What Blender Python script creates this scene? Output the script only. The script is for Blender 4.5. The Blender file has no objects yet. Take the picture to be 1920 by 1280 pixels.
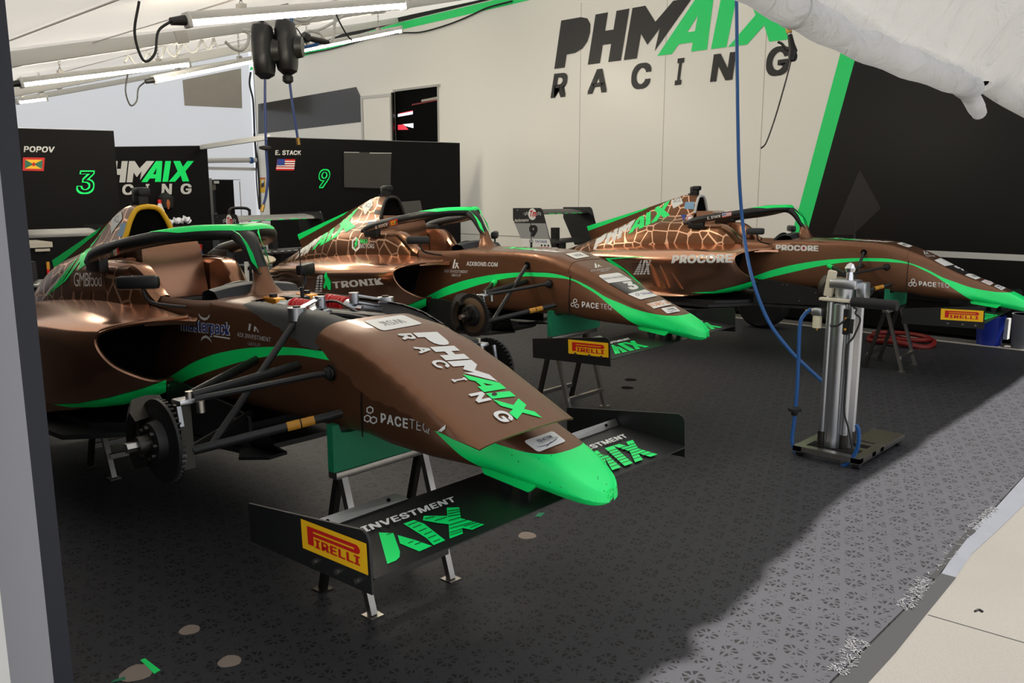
import bpy, bmesh, math, random
import numpy as np
from mathutils import Vector, Matrix
from mathutils.bvhtree import BVHTree
random.seed(7)
SC = bpy.context.scene
COL = SC.collection
# ------------------------------------------------------------------ camera
F, PITCH, AZ, CH = 1580.987, math.radians(10.166729), math.radians(43.5969), 1.494916
CAM = np.array([0.0, 0.0, CH])
cd = bpy.data.cameras.new('camera'); cd.sensor_width = 36; cd.lens = F / 1920 * 36
cd.clip_start = .05; cd.clip_end = 200
co = bpy.data.objects.new('camera', cd); COL.objects.link(co)
co.location = (0, 0, CH); co.rotation_euler = (math.pi / 2 - PITCH, 0, AZ)
SC.camera = co
# ------------------------------------------------------------------ light
SC.view_settings.view_transform = 'Standard'; SC.view_settings.look = 'None'
SC.view_settings.gamma = 1; SC.view_settings.exposure = 0.55
SC.cycles.use_denoising = True
SC.cycles.max_bounces = 8; SC.cycles.transmission_bounces = 6; SC.cycles.diffuse_bounces = 5
SC.cycles.sample_clamp_indirect = 6
w = bpy.data.worlds.new('sky'); SC.world = w; w.use_nodes = True
nt = w.node_tree; bg = nt.nodes['Background']
sky = nt.nodes.new('ShaderNodeTexSky'); sky.sky_type = 'HOSEK_WILKIE'; sky.turbidity = 7; sky.ground_albedo = .4
sky.sun_direction = Vector((.33, .05, .94)).normalized()
hs = nt.nodes.new('ShaderNodeHueSaturation'); hs.inputs['Saturation'].default_value = .22
nt.links.new(sky.outputs[0], hs.inputs['Color']); nt.links.new(hs.outputs[0], bg.inputs[0]); bg.inputs[1].default_value = 2.8
sd = bpy.data.lights.new('sun', 'SUN'); sd.energy = 8.6; sd.angle = .0093; sd.color = (1, .96, .9)
so = bpy.data.objects.new('sun', sd); COL.objects.link(so)
so.rotation_euler = Vector((.33, .015, .94)).to_track_quat('Z', 'Y').to_euler()
so.location = (3, 0, 9)

# ------------------------------------------------------------------ camera maths: a pixel and a real plane give a place
cA, sA = math.cos(AZ), math.sin(AZ)
def ray(u, v):
    X = (u - 960) / F; Z = -(v - 640) / F
    y = math.cos(PITCH) + math.sin(PITCH) * Z; z = -math.sin(PITCH) + math.cos(PITCH) * Z
    return np.array([cA * X - sA * y, sA * X + cA * y, z])
def onz(u, v, z=0.0):
    d = ray(u, v); return CAM + d * (z - CH) / d[2]
def ony(u, v, y):
    d = ray(u, v); return CAM + d * y / d[1]
def onx(u, v, x):
    d = ray(u, v); return CAM + d * x / d[0]

# ------------------------------------------------------------------ materials
def lin(c): 
    c = c / 255
    return c / 12.92 if c <= .04045 else ((c + .055) / 1.055) ** 2.4
def rgb(r, g, b): return (lin(r), lin(g), lin(b), 1)
MT = {}
def mat(n, col, rough=.5, metal=0.0, spec=.5, emit=None, es=1.0, coat=0.0):
    m = bpy.data.materials.new(n); m.use_nodes = True
    b = m.node_tree.nodes['Principled BSDF']
    b.inputs['Base Color'].default_value = col; b.inputs['Roughness'].default_value = rough
    b.inputs['Metallic'].default_value = metal; b.inputs['Specular IOR Level'].default_value = spec
    b.inputs['Coat Weight'].default_value = coat; b.inputs['Coat Roughness'].default_value = .08
    if emit: b.inputs['Emission Color'].default_value = emit; b.inputs['Emission Strength'].default_value = es
    MT[n] = m; return m
def N(m, t, **kw):
    n = m.node_tree.nodes.new(t)
    for k, v in kw.items(): setattr(n, k, v)
    return n
def LK(m, a, b): m.node_tree.links.new(a, b)
def math_node(m, op, a, b=None, clamp=False):
    n = N(m, 'ShaderNodeMath', operation=op); n.use_clamp = clamp
    for i, q in enumerate((a, b)):
        if q is None: continue
        if isinstance(q, (int, float)): n.inputs[i].default_value = q
        else: LK(m, q, n.inputs[i])
    return n.outputs[0]
def add_noise(m, scale, amt, bump=0.0, dist=.002, detail=4):
    """colour variation and a little relief"""
    b = m.node_tree.nodes['Principled BSDF']
    tc = N(m, 'ShaderNodeTexCoord'); nz = N(m, 'ShaderNodeTexNoise'); nz.inputs['Scale'].default_value = scale
    nz.inputs['Detail'].default_value = detail
    LK(m, tc.outputs['Object'], nz.inputs['Vector'])
    if amt:
        c = tuple(b.inputs['Base Color'].default_value)
        mx = N(m, 'ShaderNodeMix', data_type='RGBA')
        mx.inputs['A'].default_value = tuple(x * (1 - amt) for x in c[:3]) + (1,)
        mx.inputs['B'].default_value = tuple(min(1, x * (1 + amt)) for x in c[:3]) + (1,)
        LK(m, nz.outputs[0], mx.inputs['Factor']); LK(m, mx.outputs['Result'], b.inputs['Base Color'])
    if bump:
        bp = N(m, 'ShaderNodeBump'); bp.inputs['Strength'].default_value = bump; bp.inputs['Distance'].default_value = dist
        LK(m, nz.outputs[0], bp.inputs['Height']); LK(m, bp.outputs[0], b.inputs['Normal'])
    return m
mat('black_plastic', rgb(20, 21, 22), .45); mat('black_rubber', rgb(22, 22, 23), .7)
mat('carbon', rgb(22, 23, 24), .46); add_noise(MT['carbon'], 60, .25)
mat('carbon_ledge', rgb(74, 74, 72), .62); add_noise(MT['carbon_ledge'], 40, .1)
mat('dark_void', rgb(8, 8, 8), .9, spec=.1)
mat('white_vinyl', rgb(232, 232, 228), .45); mat('silver_vinyl', rgb(208, 208, 206), .4)
mat('grey_vinyl', rgb(150, 152, 152), .45)
mat('green_vinyl', (.001, .96, .19, 1), .42); mat('yellow_vinyl', rgb(246, 190, 20), .45)
mat('red_vinyl', rgb(200, 22, 22), .45); mat('blue_vinyl', rgb(40, 60, 140), .45); mat('sky_blue_vinyl', rgb(130, 170, 205), .5)
mat('dark_blue_vinyl', rgb(24, 34, 84), .4)
mat('orange_vinyl', rgb(228, 130, 40), .5); mat('dash_blue', rgb(22, 25, 36), .55); mat('letter_dark', rgb(40, 39, 39), .5); mat('black_vinyl', rgb(20, 20, 21), .4); mat('dark_vinyl', rgb(46, 45, 45), .22, coat=.3)
mat('pink_vinyl', rgb(225, 160, 160), .5); mat('teal_vinyl', rgb(30, 110, 80), .5); mat('amber_vinyl', rgb(200, 140, 40), .5)
mat('steel', rgb(176, 172, 166), .3, 1); add_noise(MT['steel'], 30, .12)
mat('aluminium', rgb(200, 202, 206), .33, 1); mat('bright_metal', rgb(228, 228, 230), .18, 1)
mat('dark_metal', rgb(70, 68, 64), .4, .9); mat('bronze_disc', rgb(122, 104, 84), .42, .8); mat('black_disc', rgb(44, 43, 44), .5, .6)
mat('brass', rgb(190, 150, 80), .35, 1)
mat('stand_green', rgb(16, 128, 88), .55); add_noise(MT['stand_green'], 25, .12)
mat('spring_red', rgb(205, 30, 34), .35); mat('gold_anodised', rgb(214, 140, 40), .38, .7)
mat('hose_blue', rgb(26, 84, 148), .45); mat('hose_dark_blue', rgb(30, 52, 110), .5); mat('cable_grey', rgb(196, 196, 192), .5)
mat('cable_black', rgb(20, 20, 20), .5)
mat('panel_black', rgb(16, 15, 16), .6, spec=.12); add_noise(MT['panel_black'], 3, .1)
mat('truck_white', rgb(250, 248, 240), .32); mat('truck_black', rgb(10, 10, 10), .36, spec=.3)
mat('truck_green', (.012, .86, .2, 1), .4); mat('truck_grey', rgb(190, 188, 182), .4)
mat('line_grey', rgb(180, 174, 162), .4)
mat('tent_post', rgb(150, 150, 156), .5); mat('tent_post_shaded', rgb(40, 42, 52), .6)
mat('tube_light', rgb(255, 244, 225), .5, emit=(1, .9, .72, 1), es=60.0); mat('fixture_white', rgb(205, 205, 202), .4)
mat('clear_plastic', rgb(216, 210, 180), .15); mat('crate_blue', rgb(28, 60, 150), .45); mat('crate_white', rgb(215, 215, 215), .5)
mat('tub_blue', rgb(22, 44, 140), .4); mat('tub_grey', rgb(92, 94, 100), .5); mat('red_plastic', rgb(126, 26, 18), .45)
mat('cream_cloth', rgb(214, 206, 184), .8); mat('screen_grey', rgb(84, 84, 82), .4); mat('paper_white', rgb(226, 228, 236), .6)
mat('lit_red', rgb(200, 40, 60), .5, emit=(.8, .05, .08, 1), es=.6); mat('lit_white', rgb(230, 230, 240), .4, emit=(.8, .85, 1, 1), es=.9)
mat('amber_trim', rgb(170, 90, 40), .5)  # plain orange of the bag trim, no emission
# brown satin with the green livery sweep (sweep written in the car's own x, z)
TX0, TX1 = -1.1, 1.3
T_PTS = [(-1.1, .258), (-1.02, .288), (-.724, .396), (-.448, .461), (-.19, .497), (.006, .510), (.15, .512), (.238, .506), (.362, .481), (.48, .438), (.62, .368), (.70, .338), (.82, .297), (.95, .274), (1.03, .268), (1.10, .268), (1.135, .30), (1.2, .45), (1.3, .6)]
B_PTS = [(-1.1, .20), (-.95, .258), (-.879, .284), (-.615, .361), (-.345, .431), (-.141, .469), (.052, .484), (.237, .482), (.362, .470), (.46, .43), (.55, .385), (.62, .34), (.7, .285), (.77, .235), (.84, .18), (.9, .05), (1.0, 0), (1.3, 0)]
def float_curve(m, src, pts):
    n = N(m, 'ShaderNodeFloatCurve'); c = n.mapping.curves[0]
    q = [((x - TX0) / (TX1 - TX0), z) for x, z in pts]
    while len(c.points) < len(q): c.points.new(.5, .5)
    for p, (a, b) in zip(c.points, q): p.location = (a, b); p.handle_type = 'AUTO_CLAMPED'
    n.mapping.use_clip = True; n.mapping.update(); LK(m, src, n.inputs['Value']); return n.outputs[0]
def paint(n, base, rough, metal, sweep=False, lines=False, coat=0.0):
    m = mat(n, base, rough, metal, coat=coat); b = m.node_tree.nodes['Principled BSDF']
    tc = N(m, 'ShaderNodeTexCoord'); sp = N(m, 'ShaderNodeSeparateXYZ'); LK(m, tc.outputs['Object'], sp.inputs[0])
    if sweep:
        t = math_node(m, 'DIVIDE', math_node(m, 'SUBTRACT', sp.outputs[0], TX0), TX1 - TX0, True)
        up = math_node(m, 'LESS_THAN', sp.outputs[2], float_curve(m, t, T_PTS))
        dn = math_node(m, 'GREATER_THAN', sp.outputs[2], float_curve(m, t, B_PTS))
        k = math_node(m, 'MULTIPLY', up, dn)
        # stone chips on the green tip
        nz = N(m, 'ShaderNodeTexVoronoi'); nz.inputs['Scale'].default_value = 62; LK(m, tc.outputs['Object'], nz.inputs['Vector'])
        n2 = N(m, 'ShaderNodeTexNoise'); n2.inputs['Scale'].default_value = 9; LK(m, tc.outputs['Object'], n2.inputs['Vector'])
        chip = math_node(m, 'MULTIPLY', math_node(m, 'LESS_THAN', nz.outputs['Distance'], .13), math_node(m, 'GREATER_THAN', n2.outputs[0], .55))
        chip = math_node(m, 'MULTIPLY', chip, math_node(m, 'GREATER_THAN', sp.outputs[0], .95))
        gm = N(m, 'ShaderNodeMix', data_type='RGBA'); b.inputs['Coat Roughness'].default_value = .35; gm.inputs['A'].default_value = (.001, .96, .2, 1); gm.inputs['B'].default_value = rgb(10, 60, 25)
        LK(m, chip, gm.inputs['Factor'])
        mx = N(m, 'ShaderNodeMix', data_type='RGBA'); mx.inputs['A'].default_value = base; LK(m, gm.outputs['Result'], mx.inputs['B'])
        LK(m, k, mx.inputs['Factor']); LK(m, mx.outputs['Result'], b.inputs['Base Color'])
        LK(m, math_node(m, 'MULTIPLY', math_node(m, 'SUBTRACT', 1.0, k), metal), b.inputs['Metallic'])
        LK(m, math_node(m, 'ADD', math_node(m, 'MULTIPLY', k, .42 - rough), rough), b.inputs['Roughness'])
    if lines:   # copper foil network over satin brown
        vo = N(m, 'ShaderNodeTexVoronoi', feature='DISTANCE_TO_EDGE'); vo.inputs['Scale'].default_value = 8.2; vo.inputs['Randomness'].default_value = .62
        LK(m, tc.outputs['Object'], vo.inputs['Vector'])
        k = math_node(m, 'LESS_THAN', vo.outputs['Distance'], .046)
        mx = N(m, 'ShaderNodeMix', data_type='RGBA'); mx.inputs['A'].default_value = base; mx.inputs['B'].default_value = (.95, .58, .38, 1)
        LK(m, k, mx.inputs['Factor']); LK(m, mx.outputs['Result'], b.inputs['Base Color'])
        LK(m, math_node(m, 'ADD', math_node(m, 'MULTIPLY', k, .95 - metal), metal), b.inputs['Metallic'])
        LK(m, math_node(m, 'SUBTRACT', rough, math_node(m, 'MULTIPLY', k, rough - .3)), b.inputs['Roughness'])
    return m
BR = (.19, .083, .04, 1)
paint('brown_sweep', BR, .36, .65, sweep=True, coat=.3)
paint('brown_satin', BR, .36, .65, coat=.3)
paint('brown_lines', BR, .3, .8, lines=True)
mat('copper_gloss', (.76, .42, .275, 1), .2, 1)
mat('brown_gloss', (.3, .155, .095, 1), .2, .9)

# ------------------------------------------------------------------ mesh builder
def unit(v):
    v = np.asarray(v, float); n = np.linalg.norm(v); return v / n if n > 1e-12 else v
class B:
    def __init__(s, mats):
        s.bm = bmesh.new(); s.m = [mats] if isinstance(mats, str) else list(mats); s.i = 0
    def use(s, n):
        if n not in s.m: s.m.append(n)
        s.i = s.m.index(n); return s
    def face(s, vs):
        try:
            f = s.bm.faces.new(vs); f.material_index = s.i; f.smooth = True; return f
        except ValueError: return None
    def v(s, p): return s.bm.verts.new(Vector([float(q) for q in p]))
    def poly(s, pts): return s.face([s.v(p) for p in pts])
    def box(s, a, b, rot=None, bevel=0.0):
        a, b = np.minimum(a, b), np.maximum(a, b)
        c = (np.array(a) + np.array(b)) / 2; h = (np.array(b) - np.array(a)) / 2
        R = np.eye(3) if rot is None else rot
        t = bmesh.new(); vs = []
        for x in (-1, 1):
            for y in (-1, 1):
                for z in (-1, 1): vs.append(t.verts.new(Vector(c + R @ (h * np.array([x, y, z])))))
        for q in ((0, 1, 3, 2), (4, 6, 7, 5), (0, 4, 5, 1), (2, 3, 7, 6), (0, 2, 6, 4), (1, 5, 7, 3)): t.faces.new([vs[k] for k in q])
        if bevel: bmesh.ops.bevel(t, geom=t.edges[:] , offset=bevel, segments=2, affect='EDGES', profile=.5)
        s.take(t); return s
    def take(s, t):
        mp = {v: s.bm.verts.new(v.co) for v in t.verts}
        for f in t.faces: s.face([mp[v] for v in f.verts])
        t.free()
    def bar(s, p, q, w, h=None, up=(0, 0, 1), bevel=0.0):
        """box section w (sideways) x h (along up) from p to q"""
        p, q = np.array(p, float), np.array(q, float); h = h or w
        d = unit(q - p); u = np.array(up, float)
        if abs(d @ u) > .95: u = np.array([1., 0, 0])
        sd_ = unit(np.cross(d, u)); u = np.cross(sd_, d)
        L = np.linalg.norm(q - p); R = np.stack([d, sd_, u], 1); c = (p + q) / 2
        t = B(s.m); t.box((-L / 2, -w / 2, -h / 2), (L / 2, w / 2, h / 2), bevel=bevel)
        for v in t.bm.verts: v.co = Vector(c + R @ np.array(v.co))
        s.take(t.bm); return s
    def ringtube(s, path, rad, n=10, cap=True, closed=False):
        P = [np.array(p, float) for p in path]; K = len(P)
        R = rad if isinstance(rad, (list, tuple, np.ndarray)) else [rad] * K
        prev = None; rings = []
        for i in range(K):
            a = P[i - 1] if (i > 0 or closed) else P[i]; b = P[(i + 1) % K] if (i < K - 1 or closed) else P[i]
            d = unit(b - a)
            if prev is None:
                u = np.array([0, 0, 1.]) if abs(d[2]) < .9 else np.array([1., 0, 0])
            else: u = prev
            x = unit(np.cross(d, u)); u = np.cross(x, d); prev = u
            r = R[i]; ra, rb = r if isinstance(r, (tuple, list)) else (r, r)
            rings.append([s.v(P[i] + x * ra * math.cos(2 * math.pi * k / n) + u * rb * math.sin(2 * math.pi * k / n)) for k in range(n)])
        for i in range(K if closed else K - 1):
            A, C = rings[i], rings[(i + 1) % K]
            for k in range(n): s.face([A[k], A[(k + 1) % n], C[(k + 1) % n], C[k]])
        if cap and not closed: s.face(rings[0][::-1]); s.face(rings[-1])
        return s
    def cyl(s, p, q, r, r2=None, n=20): return s.ringtube([p, q], [r, r if r2 is None else r2], n)
    def lathe(s, c, ax, prof, n=28):
        """prof: (distance along ax, radius)"""
        ax = unit(ax); c = np.array(c, float)
        return s.ringtube([c + ax * a for a, _ in prof], [max(r, 1e-4) for _, r in prof], n)
    def tube(s, pts, r, n=8, sub=6):
        return s.ringtube(cr(pts, sub), r, n)
    def grid(s, rings, cap=False, closed=False):
        V = [[s.v(p) for p in r] for r in rings]
        for a, b in zip(V, V[1:]):
            m = len(a)
            for k in range(m if closed else m - 1): s.face([a[k], a[(k + 1) % m], b[(k + 1) % m], b[k]])
        if cap: s.face(V[0][::-1]); s.face(V[-1])
        return s
    def prism(s, pts, off):
        """polygon with thickness vector off"""
        a = [s.v(p) for p in pts]; b = [s.v(np.array(p) + np.array(off)) for p in pts]
        s.face(a); s.face(b[::-1])
        for k in range(len(a)): s.face([a[k - 1], a[k], b[k], b[k - 1]])
        return s
    def bvh(s):
        s.bm.normal_update(); return BVHTree.FromBMesh(s.bm)
    def build(s, name, parent=None, label=None, sharp=32):
        me = bpy.data.meshes.new(name)
        bmesh.ops.recalc_face_normals(s.bm, faces=[f for f in s.bm.faces if not f.tag])
        s.bm.to_mesh(me); s.bm.free()
        for n in s.m: me.materials.append(MT[n])
        me.set_sharp_from_angle(angle=math.radians(sharp))
        o = bpy.data.objects.new(name, me); COL.objects.link(o)
        if parent: o.parent = parent
        if label: o['label'] = label
        return o
def cr(pts, sub=6):
    P = [np.array(p, float) for p in pts]
    if len(P) < 3: return P
    out = []
    E = [2 * P[0] - P[1]] + P + [2 * P[-1] - P[-2]]
    for i in range(1, len(E) - 2):
        a, b, c, d = E[i - 1:i + 3]
        for k in range(sub):
            t = k / sub
            out.append(.5 * ((2 * b) + (c - a) * t + (2 * a - 5 * b + 4 * c - d) * t * t + (3 * b - a - 3 * c + d) * t ** 3))
    out.append(P[-1]); return out
def chaikin(P, it=2):
    P = [np.array(p, float) for p in P]
    for _ in range(it):
        Q = [P[0]]
        for a, b in zip(P, P[1:]): Q += [a * .75 + b * .25, a * .25 + b * .75]
        Q.append(P[-1]); P = Q
    return P
def smooth_rings(rings, sub=5):
    """catmull-rom along the stations"""
    R = np.array(rings, float); K = len(R)
    E = np.concatenate([[2 * R[0] - R[1]], R, [2 * R[-1] - R[-2]]]); out = []
    for i in range(1, K):
        a, b, c, d = E[i - 1:i + 3]
        for k in range(sub):
            t = k / sub
            out.append(.5 * ((2 * b) + (c - a) * t + (2 * a - 5 * b + 4 * c - d) * t * t + (3 * b - a - 3 * c + d) * t ** 3))
    out.append(R[-1]); return out

# ------------------------------------------------------------------ things
def thing(name, label, cat, loc=(0, 0, 0), group=None, rot=None):
    o = bpy.data.objects.new(name, None); COL.objects.link(o); o.location = [float(q) for q in loc]
    o.empty_display_size = .2
    if rot is not None: o.rotation_euler = rot
    return tag(o, label, cat, group)
def tag(o, label, cat, group=None, kind=None):
    o['label'] = label; o['category'] = cat
    if group: o['group'] = group
    if kind: o['kind'] = kind
    return o
def struct(b, name):
    o = b.build(name); o['kind'] = 'structure'; return o

# ------------------------------------------------------------------ flat shapes and their placement on surfaces
try:
    FONT = bpy.data.fonts.load(bpy.utils.system_resource('DATAFILES', path='fonts') + '/Inter.woff2')
except Exception:
    FONT = None
CACHE = {}
def curve_to_tris(cu):
    o = bpy.data.objects.new('tmp', cu); COL.objects.link(o)
    dg = bpy.context.evaluated_depsgraph_get(); dg.update()
    me = o.evaluated_get(dg).to_mesh()
    V = np.array([v.co[:2] for v in me.vertices]); T = [tuple(p.vertices) for p in me.polygons]
    o.evaluated_get(dg).to_mesh_clear(); bpy.data.objects.remove(o); bpy.data.curves.remove(cu)
    return V, T
def text(s, bold=0.0, space=1.0, font='inter'):
    """filled letters, bounding box scaled to the unit square; bold = the same letters struck several times a little apart"""
    k = (s, bold, space, font)
    if k not in CACHE:
        cu = bpy.data.curves.new('t', 'FONT'); cu.body = s; cu.space_character = space + bold * 2.2; cu.resolution_u = 3
        if font == 'inter' and FONT: cu.font = FONT
        cu.fill_mode = 'FRONT'
        V, T = curve_to_tris(cu)
        if bold > .008:
            n = len(V); VV = []; TT = []
            for q, (dx, dy) in enumerate(((-1, -1), (1, -1), (-1, 1), (1, 1), (0, 0))):
                VV.append(np.concatenate([V + np.array([dx, dy * .6]) * bold, np.full((n, 1), q * 1.0)], 1)); TT += [tuple(i + q * n for i in f) for f in T]
            V, T = np.concatenate(VV), TT
        if V.shape[1] == 2: V = np.concatenate([V, np.zeros((len(V), 1))], 1)
        lo, hi = V[:, :2].min(0), V[:, :2].max(0); V[:, :2] = (V[:, :2] - lo) / np.maximum(hi - lo, 1e-6)
        CACHE[k] = (V, T)
    return CACHE[k]
def shape(polys, norm=True):
    """polygons (inner ones become holes), scaled to the unit square"""
    cu = bpy.data.curves.new('p', 'CURVE'); cu.dimensions = '2D'; cu.fill_mode = 'FRONT'
    for p in polys:
        sp = cu.splines.new('POLY'); sp.points.add(len(p) - 1); sp.use_cyclic_u = True
        for q, (x, y) in zip(sp.points, p): q.co = (x, y, 0, 1)
    V, T = curve_to_tris(cu)
    if norm: lo, hi = V.min(0), V.max(0); V = (V - lo) / np.maximum(hi - lo, 1e-6)
    return V, T
def rrect(r=.12, asp=1.0, n=5):
    P = []
    rx, ry = (r / asp, r) if asp > 1 else (r, r * asp)
    for cx, cy, a0 in ((1 - rx, 1 - ry, 0), (rx, 1 - ry, 90), (rx, ry, 180), (1 - rx, ry, 270)):
        for k in range(n + 1):
            a = math.radians(a0 + 90 * k / n); P.append((cx + rx * math.cos(a), cy + ry * math.sin(a)))
    return P
SQ = [(0, 0), (1, 0), (1, 1), (0, 1)]
def circle(cx=.5, cy=.5, rx=.5, ry=.5, n=24): return [(cx + rx * math.cos(2 * math.pi * k / n), cy + ry * math.sin(2 * math.pi * k / n)) for k in range(n)]
def homog(src, dst):
    A = []; b = []
    for (x, y), (u, v) in zip(src, dst):
        A += [[x, y, 1, 0, 0, 0, -u * x, -u * y], [0, 0, 0, x, y, 1, -v * x, -v * y]]; b += [u, v]
    h = np.linalg.solve(np.array(A, float), np.array(b, float)); return np.append(h, 1).reshape(3, 3)
def refine(V, T, mapfn, maxlen):
    t = bmesh.new(); vs = [t.verts.new((c[0], c[1], (c[2] if len(c) > 2 else 0) * .01)) for c in V]
    for f in T:
        try: t.faces.new([vs[k] for k in f])
        except ValueError: pass
    bmesh.ops.remove_doubles(t, verts=t.verts[:], dist=1e-6)
    bmesh.ops.triangulate(t, faces=t.faces[:])
    for _ in range(5):
        es = [e for e in t.edges if np.linalg.norm(mapfn(e.verts[0].co) - mapfn(e.verts[1].co)) > maxlen]
        if not es: break
        bmesh.ops.subdivide_edges(t, edges=es, cuts=1)
        bmesh.ops.triangulate(t, faces=[f for f in t.faces if len(f.verts) > 3])
    t.verts.index_update()
    return [v.co.copy() for v in t.verts], [[v.index for v in f.verts] for f in t.faces]
def stick(b, bvh, M, shp, quad, matn, off=.002, maxpx=5.0):
    """a vinyl cut-out applied to the surface of builder b: quad = its corners (bl, br, tr, tl) as seen in the photo,
    M = world matrix of the thing; every vertex lands on the surface itself"""
    H = homog(SQ, quad)
    def px(c):
        q = H @ np.array([c[0], c[1], 1.0]); return q[:2] / q[2]
    V, T = refine(shp[0], shp[1], px, maxpx)
    Mi = M.inverted(); o = Mi @ Vector(CAM); b.use(matn); pts = []
    for c in V:
        d = (Mi.to_3x3() @ Vector(ray(*px(c)))).normalized()
        h, nrm, i, dist = bvh.ray_cast(o, d)
        if h is None: pts.append(None); continue
        if nrm.dot(d) > 0: nrm = -nrm
        pts.append(b.bm.verts.new(h + nrm * (off + c[2] * .015)))
    for f in T:
        q = [pts[k] for k in f]
        if None in q: continue
        if max((q[0].co - q[1].co).length, (q[1].co - q[2].co).length, (q[2].co - q[0].co).length) > .25: continue
        g = b.face(q)
        if g: g.tag = True
def flat(b, shp, p0, p1, p2, matn, off=(0, 0, 0), lay=.00012):
    """a flat shape laid on a plane: p0 origin, p1 end of the x side, p2 end of the y side"""
    p0, p1, p2 = (np.array(p, float) for p in (p0, p1, p2)); b.use(matn); off = np.array(off)
    nn = unit(np.cross(p1 - p0, p2 - p0)); nn = -nn if nn[1] > 0 else nn
    vs = [b.v(p0 + (p1 - p0) * c[0] + (p2 - p0) * c[1] + off + (nn * lay * c[2] if len(c) > 2 else 0)) for c in shp[0]]
    for f in shp[1]:
        g = b.face([vs[k] for k in f])
        if g: g.tag = True
def quadpx(pts): return [tuple(p) for p in pts]
# the team lettering: P H M in one colour, A I X in another (upright design, slanted by where it is placed)
PL = [[(0, 0), (.25, 0), (.25, .27), (.45, .28), (.6, .35), (.69, .48), (.72, .65), (.70, .82), (.61, .95), (.45, 1), (0, 1)]]
HL = [[(.78, 0), (1.05, 0), (1.05, .36), (1.23, .36), (1.23, 0), (1.50, 0), (1.50, 1), (1.23, 1), (1.23, .64), (1.05, .64), (1.05, 1), (.78, 1)]]
ML = [[(1.56, 0), (1.83, 0), (1.83, .47), (2.0, .24), (2.19, .52), (2.17, .1), (2.72, 1), (2.36, 1), (2.08, .66), (1.82, 1), (1.56, 1)]]
AL = [[(2.24, 0), (2.52, 0), (2.62, .17), (2.88, .17), (2.88, 0), (3.17, 0), (3.10, 1), (2.80, 1)], [(2.74, .37), (2.88, .37), (2.88, .66)]]
IL = [[(3.24, 0), (3.51, 0), (3.51, 1), (3.24, 1)]]
XL = [[(3.54, 0), (3.86, 0), (4.08, .3), (4.22, 0), (4.55, 0), (4.28, .5), (4.62, 1), (4.3, 1), (4.13, .72), (3.95, 1), (3.62, 1), (3.9, .5)]]
LW = 4.62
def sc(polys): return [[(x / LW, y) for x, y in p] for p in polys]
PHM = shape(sc(PL + HL + ML), False); AIX = shape(sc(AL + IL + XL), False)
SOLID = shape([SQ], False); ROUND = shape([rrect(.16, 2)], False); DISC = shape([circle()], False)
def ring_shape(n=6, t=.28, rot=0):
    o = [(.5 + .5 * math.cos(2 * math.pi * k / n + rot), .5 + .5 * math.sin(2 * math.pi * k / n + rot)) for k in range(n)]
    return shape([o, [(.5 + (x - .5) * (1 - t), .5 + (y - .5) * (1 - t)) for x, y in o]], False)
HEXR = ring_shape(6, .34, math.pi / 6); RINGS = ring_shape(24, .3)
# striped A I X mark (upright, unit box)
def striped():
    A1 = [(0, 0), (.14, 0), (.30, .62), (.30, 1), (.25, 1)]; A2 = [(.2, 0), (.34, 0), (.36, .6), (.31, .72)]
    I_ = [(.40, 0), (.54, 0), (.60, 1), (.44, 1)]
    X_ = [(.58, 0), (.72, 0), (.78, .3), (.86, 0), (1, 0), (.88, .5), (1, 1), (.86, 1), (.8, .72), (.72, 1), (.60, 1), (.71, .5)]
    return [A1, A2, I_, X_]
AIXM = shape(striped(), False)
MARK = shape([[(0, 0), (.22, 0), (.48, 1), (.30, 1)], [(.30, 0), (.46, 0), (.85, .62), (.68, .62)], [(.8, 0), (.98, 0), (.62, .62), (.42, .62)]], False)
# tyre maker's plate: P with the long bowl, then the other letters
PIR_P = shape([[(.10, .22), (.195, .22), (.195, .55), (.86, .55), (.895, .60), (.905, .68), (.89, .78), (.86, .84), (.10, .84)],
               [(.195, .72), (.82, .72), (.82, .66), (.195, .66)]], False)

# ================================================================== RACE CARS (x forward from the front axle, y left, z up)
CARS = [((-2.661, 1.905, .413), (1.322, -1.643, .03)), ((-3.864, 4.456, .438), (1.928, -1.657, .466)), ((-2.781, 7.46, .42), (3.663, -.961, -.196))]
def carM(k):
    (p, (yw, pt_, rl)) = CARS[k]; R = Matrix.Rotation
    return Matrix.Translation(p) @ R(math.radians(yw), 4, 'Z') @ R(math.radians(pt_), 4, 'Y') @ R(math.radians(rl), 4, 'X')
def cpt(k, u, v, axis, val):
    """pixel on a known plane of car k -> car coordinates"""
    Mi = carM(k).inverted(); o = np.array(Mi @ Vector(CAM)); d = np.array(Mi.to_3x3() @ Vector(ray(u, v)))
    return o + d * (val - o[axis]) / d[axis]
def full(half):
    """half profile (y >= 0, top centre to bottom centre) -> whole ring, starting top centre going left"""
    h = [(p[0], p[1]) for p in half]
    return h + [(-y, z) for y, z in h[-2:0:-1]]
def tub_profile(zt, zs, ws, wb, zb):
    return chaikin([(0, zt), (ws * .5, zt - .002), (ws * .82, zt - .008), (ws, zs + .012), (ws + .006, zs - .03), (wb, (zs + zb) / 2), (wb, zb + .035), (wb - .035, zb), (0, zb)], 3)
TUB = [(-.64, .662, .635, .235, .25, .225), (-.46, .660, .630, .228, .243, .225), (-.28, .657, .629, .226, .241, .225), (-.10, .654, .627, .224, .24, .226),
       (.08, .647, .615, .221, .239, .226), (.21, .630, .585, .217, .237, .227), (.36, .583, .533, .208, .233, .228)]
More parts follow.
